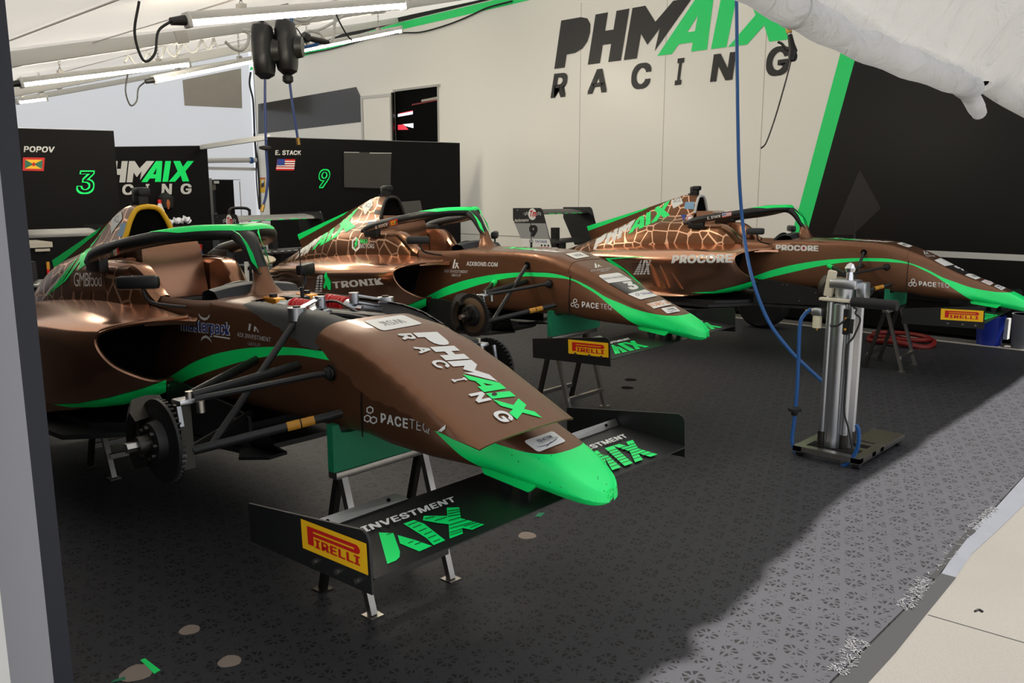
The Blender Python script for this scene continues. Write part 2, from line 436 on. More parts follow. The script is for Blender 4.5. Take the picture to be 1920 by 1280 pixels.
NOSE = [(.36, .583, .533, .208, .233, .228), (.43, .556, .506, .199, .229, .216), (.50, .525, .476, .19, .223, .207), (.64, .452, .404, .17, .208, .196), (.75, .398, .350, .15, .182, .188), (.85, .360, .312, .134, .152, .178),
        (.95, .320, .270, .123, .132, .160), (1.05, .283, .236, .108, .115, .142), (1.13, .246, .206, .096, .10, .128), (1.18, .217, .187, .078, .082, .12), (1.21, .195, .174, .058, .062, .122), (1.228, .176, .164, .034, .037, .132), (1.235, .158, .155, .008, .009, .148)]
def ring3(x, half): return [(x, y, z) for y, z in full(half)]
def lid_half(x, zt, zs, ws, wb, zb):
    """top and upper flanks of the damper hatch: rises from the tub by a couple of millimetres"""
    if x < .05: zl = np.interp(x, [-.42, .05], [zs + .018, .505])
    else: zl = np.interp(x, [.05, .34], [.505, .508])
    P = tub_profile(zt, zs, ws, wb, zb); out = []
    P = np.array(P); keep = P[P[:, 1] >= zl]
    # resample to a fixed count by arc length
    s = np.concatenate([[0], np.cumsum(np.hypot(*np.diff(keep, axis=0).T))]); t = np.linspace(0, s[-1], 22)
    return np.stack([np.interp(t, s, keep[:, 0]), np.interp(t, s, keep[:, 1])], 1)
def lid_builder(scale=1.0, dz=.003, matn='brown_satin', thick=True):
    xs = np.linspace(-.40, .342, 26); T = np.array(TUB); rings = []
    for x in xs:
        par = [np.interp(x, T[:, 0], T[:, k]) for k in range(1, 6)]
        h = lid_half(x, *par)
        c = [(x, y * scale * (1 + (dz / .22 if scale == 1 else 0)), z + dz) for y, z in h]
        rings.append([(p[0], -p[1], p[2]) for p in c[::-1]] + c[1:])
    b = B(matn); b.grid(rings)
    if thick:
        b.grid([[(p[0], p[1] * .975, p[2] - .006) for p in r] for r in rings])
        for a in (rings[0], rings[-1]): b.grid([a, [(p[0], p[1] * .975, p[2] - .006) for p in a]])
    return b
def pirelli(b, P0, P1, P2, off):
    """plate sticker on a plane given by its lower left, lower right and upper left corners"""
    P0, P1, P2 = (np.array(p, float) for p in (P0, P1, P2)); off = np.array(off, float)
    flat(b, SOLID, P0, P1, P2, 'yellow_vinyl', off)
    flat(b, PIR_P, P0, P1, P2, 'red_vinyl', off * 2)
    e = lambda u, v: P0 + (P1 - P0) * u + (P2 - P0) * v
    flat(b, text('IRELLI', .035, 1.02), e(.215, .2), e(.895, .2), e(.215, .49), 'red_vinyl', off * 2)

def race_car(k, label, cfg):
    M = carM(k); bpy.context.view_layer.update()
    root = thing('race_car', label, 'race car', CARS[k][0], 'open-wheel race cars on stands', [math.radians(a) for a in CARS[k][1][::-1]])
    S = lambda b, bv, shp, quad, m, off=.002: stick(b, bv, M, shp, quad, m, off)
    # ---- monocoque with open cockpit
    b = B('brown_sweep')
    st = []
    for x, zt, zs, ws, wb, zb in TUB: st.append(ring3(x, tub_profile(zt, zs, ws, wb, zb)))
    ck = []
    for x, zr in ((-1.62, .64), (-1.40, .648), (-1.1, .648), (-.85, .645), (-.70, .650), (-.64, .655)):
        ck.append(ring3(x, chaikin([(0, .30), (.12, .30), (.165, .34), (.19, .58), (.2, zr), (.238, zr - .012), (.246, .45), (.246, .26), (.21, .225), (0, .225)][:9] + [(0, .225)], 3)))
    n0 = len(st[0]); ck = [np.array(r) for r in ck]
    def res(r, n):
        r = np.array(list(r) + [r[0]]); s = np.concatenate([[0], np.cumsum(np.linalg.norm(np.diff(r, axis=0), axis=1))]); t = np.linspace(0, s[-1], n + 1)[:-1]
        return np.stack([np.interp(t, s, r[:, j]) for j in range(3)], 1)
    bsm = smooth_rings(st, 6)
    b.grid([res(r, 120) for r in bsm], closed=True)
    b.grid([res(r, 120) for r in smooth_rings(ck, 4)], closed=True)
    # bulkhead between cockpit and closed nose section
    lip = [(-.655, y, z) for y, z in full(chaikin([(0, .66), (.12, .659), (.19, .648), (.22, .62), (.225, .5), (.225, .27), (.2, .235), (0, .235)], 2))]
    b.poly(lip)
    b.use('brown_sweep')
    if not cfg['hatch']:   # the bay lies open
        b.bm.normal_update(); bmesh.ops.delete(b.bm, geom=[f for f in b.bm.faces if -.43 < f.calc_center_median().x < .345 and abs(f.calc_center_median().y) < .172 and f.calc_center_median().z > .5], context='FACES')
    bv = b.bvh()
    for j, d in enumerate(cfg['tub']): S(b, bv, *d[:3], .0016 + .0002 * j)
    # hatch and nose joint lines
    b.use('black_vinyl')
    b.build('monocoque', root)
    # ---- nose cone
    b = B('brown_sweep')
    b.grid([res(r, 96) for r in smooth_rings([ring3(x, tub_profile(*q)) for x, *q in NOSE], 7)], closed=True)
    bv = b.bvh()
    for j, d in enumerate(cfg['nose']): S(b, bv, *d[:3], .0016 + .0002 * j)
    b.use('green_vinyl')
    for s in (-1, 1):  # skirt that carries the wing pillars
        b.prism([(.80, s * .118, .20), (1.03, s * .108, .17), (1.0, s * .11, .142), (.82, s * .118, .166)], (0, s * -.02, 0))
    b.use('black_vinyl')
    for s in (-1, 1):   # dark joint between nose and tub
        b.prism([(.352, s * .2345, .235), (.352, s * .2345, .33), (.352, s * .218, .5), (.357, s * .218, .5), (.357, s * .2345, .33), (.357, s * .2345, .235)], (0, s * .0035, 0))
    b.build('nose_cone', root)
    # ---- damper hatch or open damper bay
    if cfg['hatch']:
        b = lid_builder(); bv = b.bvh()
        for j, d in enumerate(cfg['hatch_marks']): S(b, bv, *d[:3], .0016 + .0002 * j)
        b.build('damper_hatch', root)
    else:
        b = lid_builder(1.0, .003, 'carbon_ledge', False)
        bmesh.ops.delete(b.bm, geom=[f for f in b.bm.faces if abs(f.calc_center_median().y) < .168], context='FACES')
        b.grid([[(x, -.178, zc - .008), (x, -.155, zc - .058), (x, .155, zc - .058), (x, .178, zc - .008)] for x, zc in ((-.43, .652), (-.2, .65), (.08, .642), (.21, .62), (.34, .578))])
        b.poly([(-.43, -.178, .648), (-.43, -.155, .594), (-.43, .155, .594), (-.43, .178, .648)])
        b.build('damper_bay', root, 'bare dark grey carbon recess where the hatch is taken off')
        for s in (-1, 1):
            y = s * .08
            p = lambda t: np.array([-.455 + .43 * t, y, .636 - .016 * t])
            b = B('gold_anodised'); b.bar(p(0), p(.25), .05, .058, bevel=.008); b.use('black_plastic').cyl(p(.12) + [0, 0, .028], p(.12) + [0, 0, .042], .016)
            b.use('black_plastic').bar(p(-.06), p(0), .02, .04)
            b.use('bright_metal').cyl(p(.25), p(.47), .024); b.use('aluminium').cyl(p(.43), p(.47), .034); b.cyl(p(.8), p(.88), .034)
            b.use('dark_metal').cyl(p(.47), p(.82), .016); b.use('bright_metal').cyl(p(.88), p(1.02), .015)
            dm = b.build('damper', root)
            hel = [p(.47 + .33 * t) + np.array([0, math.cos(t * 2 * math.pi * 6) * .033, math.sin(t * 2 * math.pi * 6) * .033]) for t in np.linspace(0, 1, 97)]
            b = B('spring_red'); b.ringtube(hel, .0085, 8); b.build('coil_spring', dm, 'red coil spring')
            # rocker
            b = B('aluminium')
            a, c = np.array([-.04, s * .21, .632]), np.array([-.075, s * .08, .662])
            for dz in (.014, -.014): b.bar(a + [0, 0, dz], c + [0, 0, dz], .03, .006)
            b.cyl(a + [0, 0, -.024], a + [0, 0, .024], .034); b.use('dark_metal').cyl(a + [0, 0, -.03], a + [0, 0, .03], .014)
            b.use('aluminium').cyl(c + [0, 0, -.022], c + [0, 0, .022], .02); b.bar(a + [.03, 0, -.03], c + [.05, 0, -.03], .018, .012)
            b.build('rocker', root)
        b = B('carbon'); b.box((-.30, -.03, .590), (.2, .03, .625), bevel=.012); b.box((-.44, -.02, .60), (-.33, .05, .66), bevel=.006); b.tube([(-.3, .02, .62), (-.15, .03, .65), (.0, .0, .635), (.16, -.02, .60)], .006)
        b.tube([(.0, -.08, .62), (.12, -.06, .615), (.27, -.05, .60)], .011); b.build('damper_bracket', root)
    # ---- cockpit: headrest, wheel, dash
    b = B('brown_gloss')
    def wall(s):
        R = []
        for x, zt, yo in ((-1.10, .645, .246), (-1.15, .675, .252), (-1.21, .735, .262), (-1.28, .777, .275), (-1.36, .788, .284), (-1.56, .79, .29)):
            R.append([(x, s * yo, .60), (x, s * yo, zt - .03), (x, s * (yo - .02), zt - .004), (x, s * (yo - .05), zt), (x, s * .185, zt - .004), (x, s * .172, zt - .03), (x, s * .168, .5)])
        return smooth_rings(R, 4)
    for s in (-1, 1): b.grid(wall(s))
    b.grid([[(x, s_ * .17, z) for s_ in (-1, 1)] for x, z in ((-1.50, .45), (-1.54, .79), (-1.56, .80))])
    # head bulkhead up to the intake
    b.grid([[(x, y * wd, z) for y in (-1, -.8, 0, .8, 1)] for x, z, wd in ((-1.40, .60, .165), (-1.42, .84, .15), (-1.435, .885, .135), (-1.47, .902, .125), (-1.62, .905, .12))])
    for s in (-1, 1): b.poly([(-1.40, s * .165, .60), (-1.42, s * .15, .84), (-1.435, s * .135, .885), (-1.47, s * .125, .902), (-1.66, s * .12, .905), (-1.66, s * .17, .60)])
    b.build('headrest', root)
    b = B('black_rubber'); b.box((-1.40, -.16, .30), (-1.30, .16, .60), bevel=.03); b.box((-1.35, -.15, .30), (-.95, .15, .36), bevel=.03); b.build('seat', root)
    b = B('dash_blue')
    b.grid([[(x, y, z - .02 * (y / .2) ** 2) for y in np.linspace(-.2, .2, 11)] for x, z in ((-.62, .66), (-.66, .70), (-.71, .708), (-.76, .695), (-.78, .62))])
    b.build('dashboard', root)
    b = B('black_plastic'); c = np.array([-.84, 0, .625]); b.ringtube([c + [0.04 * math.sin(a), .12 * math.cos(a), .065 * math.sin(a)] for a in np.linspace(0, 2 * math.pi, 25)[:-1]], .016, 8, closed=True)
    b.box((-.86, -.08, .59), (-.83, .08, .66), bevel=.01); b.cyl((-.84, 0, .62), (-.72, 0, .60), .025); b.build('steering_wheel', root)
    # ---- engine cover
    b = B('brown_lines')
    EC = [(-1.52, [(0, .80), (.1, .80), (.17, .798), (.22, .795), (.262, .785), (.29, .76), (.30, .72), (.305, .64), (.32, .54)]),
          (-1.60, [(0, .905), (.06, .90), (.11, .88), (.14, .84), (.19, .81), (.265, .787), (.302, .73), (.31, .64), (.325, .54)]),
          (-1.64, [(0, 1.052), (.06, 1.045), (.098, .985), (.122, .92), (.15, .86), (.225, .805), (.29, .775), (.315, .69), (.33, .54)]),
          (-1.75, [(0, 1.063), (.05, 1.052), (.088, .99), (.115, .91), (.145, .85), (.225, .805), (.29, .775), (.318, .69), (.335, .54)]),
          (-1.88, [(0, 1.048), (.04, 1.035), (.072, .97), (.102, .9), (.14, .842), (.222, .803), (.288, .772), (.32, .69), (.34, .54)]),
          (-2.07, [(0, .982), (.03, .97), (.055, .915), (.09, .86), (.14, .82), (.222, .795), (.285, .76), (.318, .68), (.335, .53)]),
          (-2.36, [(0, .835), (.028, .83), (.055, .805), (.1, .78), (.16, .76), (.22, .735), (.27, .69), (.3, .61), (.315, .5)]),
          (-2.7, [(0, .69), (.03, .685), (.065, .672), (.11, .655), (.155, .635), (.2, .605), (.235, .565), (.255, .51), (.265, .44)]),
          (-3.0, [(0, .575), (.03, .57), (.06, .56), (.095, .545), (.125, .525), (.15, .5), (.17, .46), (.18, .42), (.185, .38)]),
          (-3.25, [(0, .49), (.025, .487), (.045, .48), (.065, .47), (.085, .455), (.1, .435), (.11, .41), (.115, .38), (.118, .35)])]
    def op(half): return [(y, z) for y, z in chaikin(half, 2)]
    R = []
    for x, h in EC[2:]:
        q = op(h); R.append([(x, -y, z) for y, z in q[::-1]] + [(x, y, z) for y, z in q[1:]])
    b.grid(smooth_rings(R, 6))
    # shoulders ahead of the hoop
    for s in (-1, 1):
        R2 = [[(x, s * y, z) for y, z in chaikin(q, 2)] for x, q in ((-1.30, [(.215, .785), (.262, .778), (.292, .745), (.302, .68), (.315, .585)]), (-1.42, [(.2, .793), (.262, .785), (.296, .752), (.308, .68), (.322, .56)]), (-1.64, [(.16, .80), (.262, .79), (.3, .757), (.314, .68), (.33, .54)]))]
        b.grid([[(-1.16 - .0 * j, s * (.25 + .01 * j / 12), .655 - .07 * j / 12) for j in range(len(R2[0]))]] + smooth_rings(R2, 4))
    b.use('dark_void'); h = chaikin(EC[2][1], 2); hh = [p for p in h if p[1] > .90]
    b.poly([(-1.665, y * .86, .9 + (z - .9) * .9) for y, z in hh] + [(-1.665, -y * .86, .9 + (z - .9) * .9) for y, z in hh[::-1][:-1]])
    bv = b.bvh()
    for j, d in enumerate(cfg['cover']): S(b, bv, *d[:3], .0016 + .0002 * j)
    b.build('engine_cover', root)
    b = B(cfg['hoop']); hp = [(-1.645, y, z) for y, z in [p for p in chaikin(EC[2][1], 3) if p[1] > .885]]
    b.ringtube([(x, -y * .97, z - .004) for x, y, z in hp[::-1]] + [(x, y * .97, z - .004) for x, y, z in hp[1:]], .013, 10)
    b.build('roll_hoop', root, cfg.get('hoop_label'))
    b = B('black_plastic'); b.box((-1.76, -.028, 1.05), (-1.68, .028, 1.14), bevel=.01); b.cyl((-1.75, 0, 1.05), (-1.75, 0, 1.075), .035); b.box((-1.735, -.033, 1.10), (-1.66, .033, 1.145), bevel=.012)
    b.build('camera_pod', root)
    b = B('brown_satin')
    b.prism([(-1.9, -.006, 1.035), (-2.08, -.006, .985), (-2.26, -.006, .932), (-3.005, -.006, .737), (-2.985, -.006, .69), (-2.94, -.006, .585), (-2.7, -.006, .67), (-2.36, -.006, .815), (-2.07, -.006, .95)], (0, .012, 0))
    b.use('green_vinyl'); b.prism([(-2.22, -.0075, .9445), (-3.006, -.0075, .739), (-2.985, -.0075, .690), (-2.3, -.0075, .907)], (0, .015, 0))
    b.build('shark_fin', root)
    # ---- sidepods
    for s in (-1, 1):
        b = B('copper_gloss')
        SP = [[(-.80, .255, .568), (-.90, .42, .556), (-.97, .53, .535), (-1.005, .568, .50), (-1.0, .56, .44), (-.97, .52, .375), (-.93, .45, .325), (-.905, .38, .295), (-.90, .30, .29)],
              [(-1.0, .255, .585), (-1.03, .43, .565), (-1.06, .565, .54), (-1.075, .602, .49), (-1.065, .592, .42), (-1.03, .55, .34), (-.985, .47, .27), (-.95, .38, .235), (-.94, .30, .23)],
              [(-1.2, .26, .605), (-1.2, .43, .575), (-1.2, .585, .545), (-1.205, .628, .49), (-1.20, .62, .40), (-1.19, .60, .29), (-1.15, .55, .20), (-1.12, .47, .175), (-1.1, .30, .17)],
              [(-1.5, .27, .615), (-1.5, .43, .58), (-1.5, .59, .545), (-1.5, .64, .485), (-1.5, .637, .38), (-1.5, .633, .26), (-1.5, .625, .155), (-1.5, .6, .115), (-1.5, .30, .11)],
              [(-1.85, .28, .605), (-1.85, .42, .57), (-1.85, .56, .53), (-1.85, .612, .47), (-1.85, .605, .37), (-1.85, .60, .25), (-1.85, .61, .15), (-1.85, .6, .105), (-1.85, .30, .10)],
              [(-2.2, .27, .58), (-2.2, .39, .55), (-2.2, .51, .515), (-2.2, .555, .46), (-2.2, .535, .36), (-2.2, .51, .25), (-2.2, .54, .14), (-2.2, .54, .10), (-2.2, .28, .10)],
              [(-2.6, .21, .535), (-2.6, .32, .52), (-2.6, .425, .49), (-2.6, .465, .445), (-2.6, .43, .35), (-2.6, .37, .24), (-2.6, .40, .13), (-2.6, .41, .10), (-2.6, .25, .10)],
              [(-2.95, .15, .49), (-2.95, .25, .48), (-2.95, .34, .455), (-2.95, .365, .42), (-2.95, .33, .34), (-2.95, .24, .24), (-2.95, .25, .14), (-2.95, .24, .10), (-2.95, .2, .10)]]
        rr = smooth_rings(SP, 6)
        rr = [np.array(cr(r, 4)) * [1, s, 1] for r in rr]
        b.grid(rr)
        # spear running forward along the tub
        b.grid([[(x, s * y, z) for (y, z) in ((.24, zt), (yo, zt - .012), (yo, zt - .03), (.24, zt - .035))] for x, yo, zt in ((-.90, .40, .57), (-.82, .30, .572), (-.74, .25, .568))])
        # intake: rim, throat
        b.use('brown_gloss'); b.ringtube([tuple(np.array(p) + [-.012, -s * .008, 0]) for p in rr[0]], .012, 8)
        b.use('dark_void')
        inner = [np.array(p) * [1, 1, 1] + [-.25, -s * .03, 0] for p in rr[0]]
        b.grid([[np.array(p) + [-.02, -s * .012, -.004] for p in rr[0]], inner]); b.poly(inner)
        if s < 0:
            bv = b.bvh()
            b.use('green_vinyl')
            for j, d in enumerate(cfg['pod']): S(b, bv, *d[:3], .0016 + .0002 * j)
        else:
            bv = b.bvh()
        if cfg['gills'] and s < 0:
            for x0, x1, z0, z1 in ((-1.86, -1.76, .46, .21), (-1.755, -1.64, .46, .21), (-1.68, -1.50, .46, .205)):
                b.use('brown_gloss'); c = []
                for t in np.linspace(0, 1, 9):
                    x, z = x0 + (x1 - x0) * t, z0 + (z1 - z0) * t; bulge = .034 * (t ** .7); wd = .012 + .022 * t
                    c.append([(x - wd * 1.6, -.60, z), (x - wd * .3, -.612 - bulge, z - .004), (x + wd * .5, -.612 - bulge, z - .008), (x + wd * .9, -.60, z - .01)])
                b.grid(c); b.poly(c[-1])
        b.build('sidepod', root, None if s < 0 else None)
    # ---- floor, bargeboards
    b = B('carbon')
    out = [(-.33, .0), (-.335, .2), (-.37, .285), (-.62, .32), (-.95, .335), (-1.06, .52), (-1.2, .67), (-1.7, .685), (-2.35, .65), (-2.75, .46), (-3.1, .40), (-3.1, 0)]
    pl = [(x, -y) for x, y in out] + [(x, y) for x, y in out[::-1][1:-1]]
    b.prism([(x, y, .05) for x, y in pl], (0, 0, .022))
    b.prism([(x, y * .82, .10) for x, y in pl if -3.0 < x < -.5], (0, 0, -.03))
    b.box((-2.95, -.22, .07), (-1.62, .22, .42), bevel=.05)     # engine and gearbox mass inside the covers
    for s in (-1, 1):
        b.prism([(-.45, s * .17, .07), (-.12, s * .24, .085), (-.05, s * .36, .105), (-.2, s * .40, .085), (-.42, s * .26, .06)], (0, 0, .012))
        b.grid([[(-.12 + .02 * j, s * (.235 + .04 * j), .095 + .012 * j * j) for j in range(4)], [(-.42, s * (.20 + .02 * j), .07) for j in range(4)]])
    b.build('floor', root, None)
    for s in (-1, 1):
        b = B('black_plastic'); b.prism([(-.93, s * .318, .29), (-.78, s * .318, .292), (-.40, s * .30, .245), (-.30, s * .29, .21), (-.30, s * .29, .09), (-.93, s * .32, .075)], (0, -s * .012, 0))
        b.use('steel')
        for x, z in ((-.66, .255), (-.62, .255), (-.36, .2), (-.9, .27), (-.5, .12)): b.cyl((x, s * .312, z), (x, s * .322, z), .007, n=8)
        b.build('bargeboard', root)
    # ---- halo
    b = B('black_plastic')
    side = [(-1.655, .32, .786), (-1.52, .335, .818), (-1.36, .352, .846), (-1.2, .355, .866), (-1.06, .325, .888), (-.95, .26, .908), (-.86, .175, .921), (-.785, .085, .924), (-.755, 0, .920)]
    loop = [(x, -y, z) for x, y, z in side] + [(x, y, z) for x, y, z in side[::-1][1:]]
    lp = cr(loop, 5); K = len(lp)
    b.ringtube(lp, [(.012 + .021 * min(1, (min(i, K - 1 - i)) / 6), .014 + .019 * min(1, (min(i, K - 1 - i)) / 4)) for i in range(K)], 14)
    b.grid([[(x, y * wd, z) for y in np.linspace(-1, 1, 9)] for x, wd, z in ((-.735, .06, .895), (-.69, .035, .88), (-.64, .022, .815), (-.585, .02, .745))])
    b.ringtube(cr([(-.81, 0, .92), (-.745, 0, .908), (-.69, 0, .865), (-.64, 0, .795), (-.595, 0, .735)], 5), [(float(np.interp(q, [0, 5, 10, 15, 20], [.075, .062, .046, .036, .031])), float(np.interp(q, [0, 8, 20], [.03, .032, .025]))) for q in range(21)], 14)
    for s in (-1, 1): b.box((-1.60, s * .325 - .025, .74), (-1.44, s * .325 + .025, .82), bevel=.012)
    # green film over the front of the hoop and down the pillar's edges
    b.use('green_vinyl')
    def film(t0, t1):
        idx = [i for i in range(K) if t0 <= i / (K - 1) <= t1]; rows = []
        for i in idx:
            a = np.array(lp[max(i - 1, 0)]); c = np.array(lp[min(i + 1, K - 1)]); d = unit(c - a); x = unit(np.cross(d, [0, 0, 1])); u = np.cross(x, d)
            frac = min(1, 6 * min(i / (K - 1) - t0, t1 - i / (K - 1)) / (t1 - t0) + .02)
            am = math.radians(14 + 60 * frac)
            rows.append([np.array(lp[i]) + x * .0345 * math.sin(q) + u * .0345 * math.cos(q) for q in np.linspace(-am, am, 9)])
        b.grid(rows)
    film(.28, .72)
    b.grid([[(-.95, -.21, .952), (-.93, 0, .95), (-.95, .21, .952)], [(-.86, -.15, .958), (-.85, 0, .957), (-.86, .15, .958)], [(-.765, -.05, .957), (-.745, 0, .957), (-.765, .05, .957)]])
    for s in (-1, 1):
        b.grid([[(-.735, s * .075, .945), (-.69, s * .05, .915)], [(-.70, s * .045, .92), (-.655, s * .035, .88)], [(-.655, s * .041, .865), (-.615, s * .034, .835)], [(-.62, s * .041, .80), (-.585, s * .03, .765)]])
    bv = b.bvh()
    for j, d in enumerate(cfg['halo']): S(b, bv, *d[:3], .0025 + .0003 * j)
    b.build('halo', root)
    b = B('brown_satin')
    b.grid([[(x0 + (x1 - x0) * (.5 - .5 * math.cos(a)), wd * math.sin(a), z) for a in np.linspace(0, 2 * math.pi, 25)] for x0, x1, wd, z in ((-.665, -.5, .11, .655), (-.66, -.525, .07, .668), (-.655, -.55, .045, .70), (-.65, -.57, .034, .74), (-.655, -.585, .03, .775))], cap=True)
    b.use('dark_void'); 
    b.build('halo_mount', root)
    # ---- mirrors
    for s in (-1, 1):
        b = B('black_plastic')
        a, c = np.array([-.945, s * .48, .728]), np.array([-.842, s * .345, .726])
        b.bar(a, c, .05, .058, bevel=.016)
        mo = b.build('mirror', root)
        b = B('black_plastic'); m_ = (a + c) / 2; b.tube([m_ + [0.01, s * -.01, -.02], m_ + [.02, -s * .03, -.08], (-.86, s * .30, .62), (-.84, s * .24, .61)], .007); b.build('stalk', mo)
    # ---- antenna
    b = B('cable_black'); ax = -.314 if k == 0 else -.16; b.cyl((ax, .0, .652), (ax, .0, .70), .008); b.cyl((ax, 0, .70), (ax, 0, .86), .0025, n=6); b.build('antenna', root)
    # ---- front suspension
    for s in (-1, 1):
        def A(p): return np.array([p[0], s * p[1], p[2]])
        b = B('aluminium'); b.box(A((-.02, .67, .39)), A((.045, .725, .408)), bevel=.006); b.bar(A((.058, .738, .395)), A((.07, .738, .33)), .014, .01); b.bar(A((.07, .738, .24)), A((.06, .738, .20)), .014, .01)
        b.use('dark_metal').bar(A((.0, .70, .385)), A((.0, .70, .17)), .04, .05)
        b.use('steel').cyl(A((.02, .68, .40)), A((.02, .68, .43)), .012); b.cyl(A((.055, .66, .36)), A((.055, .66, .40)), .014)
        b.build('upright', root)
        b = B('black_disc')
        c = A((0, .757, .28)); b.lathe(c, (0, s, 0), [(-.006, .085), (-.006, .139), (.004, .139)], 40); b.lathe(c, (0, s, 0), [(.018, .139), (.028, .139), (.028, .085)], 40)
        b.lathe(c, (0, s, 0), [(.004, .139), (.004, .128), (.018, .128), (.018, .139)], 40)
        for j in range(44):
            a = 2 * math.pi * j / 44; d = np.array([math.cos(a), 0, math.sin(a)])
            b.bar(c + d * .1285 + [0, s * .011, 0], c + d * .1385 + [0, s * .011, 0], .0055, .014, up=(0, 1, 0))
        b.use(cfg['disc']); b.lathe(c, (0, s, 0), [(.0285, .112), (.029, .111), (.029, .07)], 40)
        b.use('black_disc'); b.lathe(c, (0, s, 0), [(.0285, .072), (.058, .066), (.06, .06), (.06, .0)], 32)
        for j in range(8):
            a = 2 * math.pi * j / 8; d = np.array([math.cos(a), 0, math.sin(a)]) * .05; b.use('dark_metal').cyl(c + d + [0, s * .058, 0], c + d + [0, s * .072, 0], .008, n=8)
        bd = b.build('brake_disc', root)
        b = B('dark_metal'); b.cyl(c + [0, s * .055, 0], c + [0, s * .10, 0], .03); b.use('steel').cyl(c + [0, s * .10, 0], c + [0, s * .135, 0], .017, n=6); b.use('green_vinyl').lathe(c, (0, s, 0), [(.088, .024), (.088, .038), (.096, .038), (.096, .024)], 24)
        b.build('wheel_hub', bd, 'hub with green ring')
        b = B('dark_metal'); ro = []
        for a in np.linspace(math.radians(128), math.radians(222), 9):
            d = np.array([math.cos(a), 0, math.sin(a)]); ro.append([c + d * .085 + [0, s * .075, 0], c + d * .12 + [0, s * .082, 0], c + d * .165 + [0, s * .06, 0], c + d * .172 + [0, s * .01, 0], c + d * .165 + [0, -s * .035, 0], c + d * .1 + [0, -s * .04, 0]])
        b.grid(ro, cap=True); b.build('brake_caliper', root)
        b = B('carbon'); o1 = A((.03, .67, .402))
        b.tube([o1, A((.1, .46, .42)), A((.165, .30, .437)), A((.19, .25, .440))], [.011] * 19); b.build('tie_rod', root)
        b = B('black_rubber'); e = A((.19, .262, .44)); b.lathe(e, A((.02, -1, 0)) - 0, [(0, .013), (.008, .022), (.012, .014), (.018, .024)], 16); b.use('white_vinyl').lathe(A((.19, .25, .44)), (0, -s, 0), [(0, .015), (.006, .019), (.014, .019)], 16); b.use('dark_metal').lathe(A((.19, .24, .44)), (0, -s, 0), [(0, .03), (.012, .03)], 18); b.build('rack_boot', root)
        for q, (p0, p1, r) in enumerate(((A((.02, .67, .41)), A((.0, .245, .447)), .012), (A((.0, .67, .41)), A((-.29, .245, .436)), .012), (A((.02, .68, .228)), A((.235, .235, .30)), .0105), (A((.0, .68, .228)), A((-.36, .245, .21)), .0105))):
            b = B('carbon'); b.ringtube([p0, p0 * .5 + p1 * .5, p1], [(r, r * 1.5)] * 3, 10)
            b.use('dark_metal').cyl(p1 * 1.02 - p0 * .02, p1 * .94 + p0 * .06, r * 1.1, n=10)
            if q == 1 and k > 0: b.use('green_vinyl').cyl(p0 * .3 + p1 * .7, p1 * .97 + p0 * .03, r * 1.55, n=10)
            if q == 2:
                b.use('amber_vinyl').cyl(p0 * .38 + p1 * .62, p0 * .29 + p1 * .71, r * 1.62, n=12); b.cyl(p0 * .28 + p1 * .72, p0 * .19 + p1 * .81, r * 1.56, n=12)
            b.build('wishbone_arm', root)
        top = A((.0, .243, .555)) if cfg['hatch'] else A((-.035, .215, .612))
        b = B('carbon'); b.ringtube([A((.03, .63, .225)), top], [(.013, .013)] * 2, 10); b.use('dark_metal').cyl(top, top * .93 + A((.03, .63, .225)) * .07, .009, n=8)
        if cfg['hatch']: b.use('dark_void').lathe(A((.0, .236, .557)), (0, s, 0), [(0, .026), (.004, .022), (.006, .0)], 16)
        b.build('pushrod', root)
    # ---- rear end behind the covers
    b = B('dark_metal'); b.box((-3.45, -.12, .16), (-2.9, .12, .40), bevel=.03); b.box((-3.5, -.05, .2), (-3.4, .05, .3)); b.build('gearbox', root)
    for s in (-1, 1):
        b = B('carbon')
        for p0, p1 in (((-2.75, .62, .40), (-3.1, .12, .36)), ((-2.75, .62, .40), (-2.75, .14, .38)), ((-2.75, .64, .18), (-3.15, .12, .18)), ((-2.75, .64, .18), (-2.7, .2, .16)), ((-2.75, .62, .22), (-2.9, .14, .44))):
            b.ringtube([(p0[0], s * p0[1], p0[2]), (p1[0], s * p1[1], p1[2])], (.011, .014), 8)
        b.build('rear_suspension', root)
        b = B('black_disc'); b.lathe((-2.75, s * .70, .28), (0, s, 0), [(0, .05), (0, .139), (.022, .139), (.022, .05)], 32); b.use('dark_metal').lathe((-2.75, s * .70, .28), (0, s, 0), [(-.06, .06), (.03, .05), (.12, .03)], 20)
        b.build('rear_brake_disc', root)
    # ---- front wing
    b = B('carbon'); n = 13
    def foil(y, x0=1.045, x1=.735, z0=.095, z1=.128, t=.03):
        P = []
        for q in range(n):
            u = q / (n - 1); P.append((x0 + (x1 - x0) * u, y, z0 + (z1 - z0) * u ** 1.6 + t * .62 * math.sqrt(u + 1e-9) * (1 - u) + .004))
        for q in range(n - 1, -1, -1):
            u = q / (n - 1); P.append((x0 + (x1 - x0) * u, y, z0 + (z1 - z0) * u ** 1.6 - t * .7 * math.sqrt(u + 1e-9) * (1 - u)))
        return P
    b.grid([foil(y) for y in np.linspace(-.742, .742, 41)], cap=True, closed=True)
    bv = b.bvh()
    for j, d in enumerate(cfg['wing']): S(b, bv, *d[:3], .0016 + .0002 * j)
    fw = b.build('front_wing', root)
